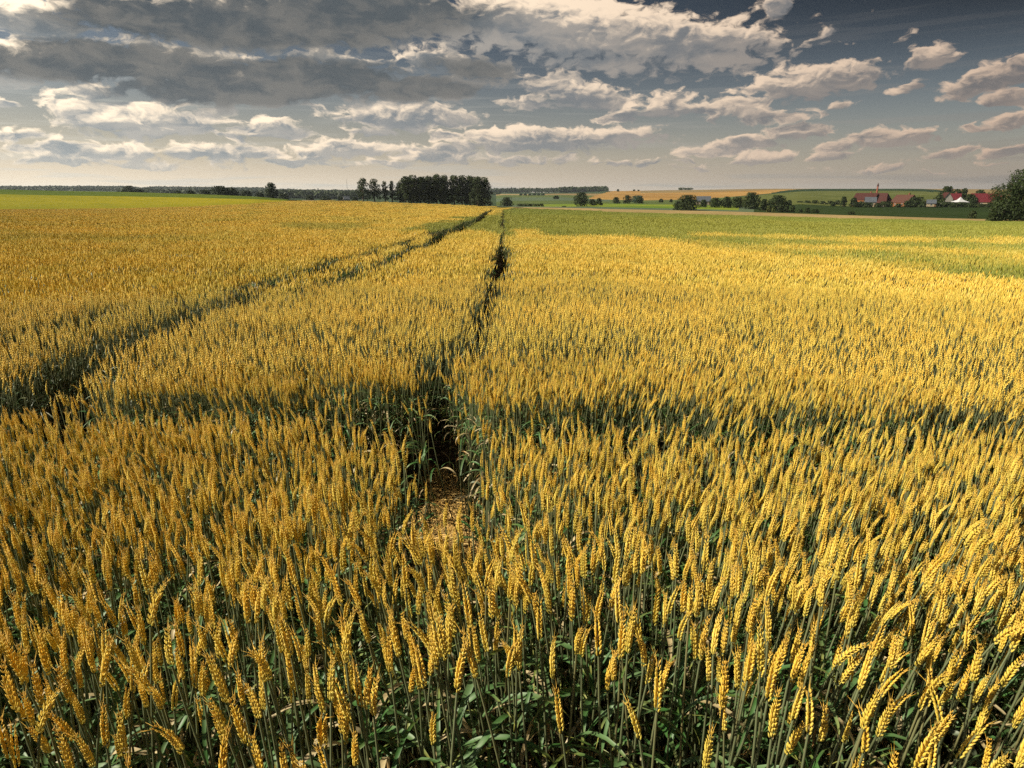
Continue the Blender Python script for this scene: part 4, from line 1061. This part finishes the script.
# white pointed tent
B = at_r(959, 206, 490); s = 490 / F_PX; rt = tag(empty('tent', (B[0], B[1], B[2] - .2)), 'white pointed tent in front of the dark village trees', 'tent')
m = MB(); hw = 4.4 * s * 1.0; h1, h2 = 3.2 * s, 7.2 * s
m.add([(-hw, -4, h1), (hw, -4, h1), (hw, 4, h1), (-hw, 4, h1), (-hw * .35, -1.3, h1 + (h2 - h1) * .42), (hw * .35, -1.3, h1 + (h2 - h1) * .42), (hw * .35, 1.3, h1 + (h2 - h1) * .42), (-hw * .35, 1.3, h1 + (h2 - h1) * .42), (0, 0, h2)],
      [(0, 1, 5, 4), (1, 2, 6, 5), (2, 3, 7, 6), (3, 0, 4, 7), (4, 5, 8), (5, 6, 8), (6, 7, 8), (7, 4, 8)]); m.obj('roof', [M_CANVAS], rt, False)
m = MB(); m.add([(-hw, 3.9, 0), (hw, 3.9, 0), (hw, 3.9, h1), (-hw, 3.9, h1)], [(0, 1, 2, 3)]); m.obj('wall', [M_CANVAS], rt, False)
for sx in (-1, 1):
    for sy in (-1, 1):
        m = MB(); tube(m, [(sx * hw * .97, sy * 3.8, 0), (sx * hw * .97, sy * 3.8, h1)], [.08, .08], 6); m.obj('pole', [M_STEEL], rt)
# tall brick chimney with a pointed cap
B = at_r(874.6, 206, 508); rt = tag(empty('brick_chimney', tuple(B - [0, 0, .3])), 'tall red brick chimney with pointed top above the farm roofs', 'chimney')
H = (206 - 187.2) * 508 / F_PX
m = MB(); tube(m, [(0, 0, 0), (0, 0, H * .45), (0, 0, H * .86)], [.75, .6, .5], 10); m.obj('shaft', [M_BRICK], rt)
m = MB(); tube(m, [(0, 0, H * .86), (0, 0, H * .89), (0, 0, H)], [.62, .6, .08], 10); m.obj('cap', [M_TILE], rt)
# far masts on the skyline
for (px, b, t, R, lab) in [(347.2, 189.2, 179.6, 2600, 'thin tall mast on the wooded skyline left of the copse'), (793, 189, 180.4, 1850, 'thin mast on the golden hill crest'), (908, 189, 180.6, 1850, 'thin mast on the green hill above the village')]:
    B = at_r(px, b, R); H = (b - t) * R / F_PX; rt = tag(empty('radio_mast', tuple(B - [0, 0, 2])), lab, 'mast')
    m = MB(); rad = R / F_PX * .24; H += 2
    for k in range(3):
        a = 2.094 * k; tube(m, [(math.cos(a) * rad * 1.3, math.sin(a) * rad * 1.3, 0), (math.cos(a) * rad * .25, math.sin(a) * rad * .25, H * .92)], [rad * .25, rad * .18], 4)
    for j in range(14):
        z0, z1 = H * .92 * j / 14, H * .92 * (j + 1) / 14
        for k in range(3):
            a, b_ = 2.094 * k + (j % 2) * 2.094, 2.094 * (k + 1) + (j % 2) * 2.094; f0, f1 = 1.3 - 1.05 * j / 14, 1.3 - 1.05 * (j + 1) / 14
            tube(m, [(math.cos(a) * rad * f0, math.sin(a) * rad * f0, z0), (math.cos(b_) * rad * f1, math.sin(b_) * rad * f1, z1)], [rad * .1, rad * .1], 3, 0, False)
    m.obj('lattice', [M_STEEL], rt)
    m = MB(); tube(m, [(0, 0, H * .88), (0, 0, H)], [rad * .3, rad * .15], 5); m.obj('antenna', [M_STEEL], rt)
# little church tower far away
B = at_r(565.5, 192, 2300); rt = tag(empty('church_tower', tuple(B)), 'tiny tower poking above the far woods', 'tower')
s = 2300 / F_PX; m = MB(); box(m, (0, 0, 1.8 * s), (1.1 * s, 1.1 * s, 3.6 * s)); m.obj('wall', [M_STEEL], rt, False)
m = MB(); h = .65 * s; m.add([(-h, -h, 3.6 * s), (h, -h, 3.6 * s), (h, h, 3.6 * s), (-h, h, 3.6 * s), (0, 0, 5.4 * s)], [(0, 1, 4), (1, 2, 4), (2, 3, 4), (3, 0, 4)]); m.obj('roof', [M_TILE], rt, False)

# ------------------------------------------------------------------ haze over the far country
HAZE = 0.00008
hb = MB(); box(hb, (0, 0, (-150 + 66) / 2), (12400, 12400, 216))
hm = bpy.data.materials.new('haze'); hm.use_nodes = True; q = NT(hm.node_tree); q.n.clear()
pv = q.node('ShaderNodeVolumePrincipled'); pv.inputs['Color'].default_value = (.78, .89, 1.0, 1); pv.inputs['Density'].default_value = HAZE; pv.inputs['Anisotropy'].default_value = .3
out = q.node('ShaderNodeOutputMaterial'); q.l.new(pv.outputs[0], out.inputs['Volume'])
if HAZE: tag(hb.obj('haze', [hm], None, False), 'thin blue haze over the distant fields', 'haze', kind='stuff')
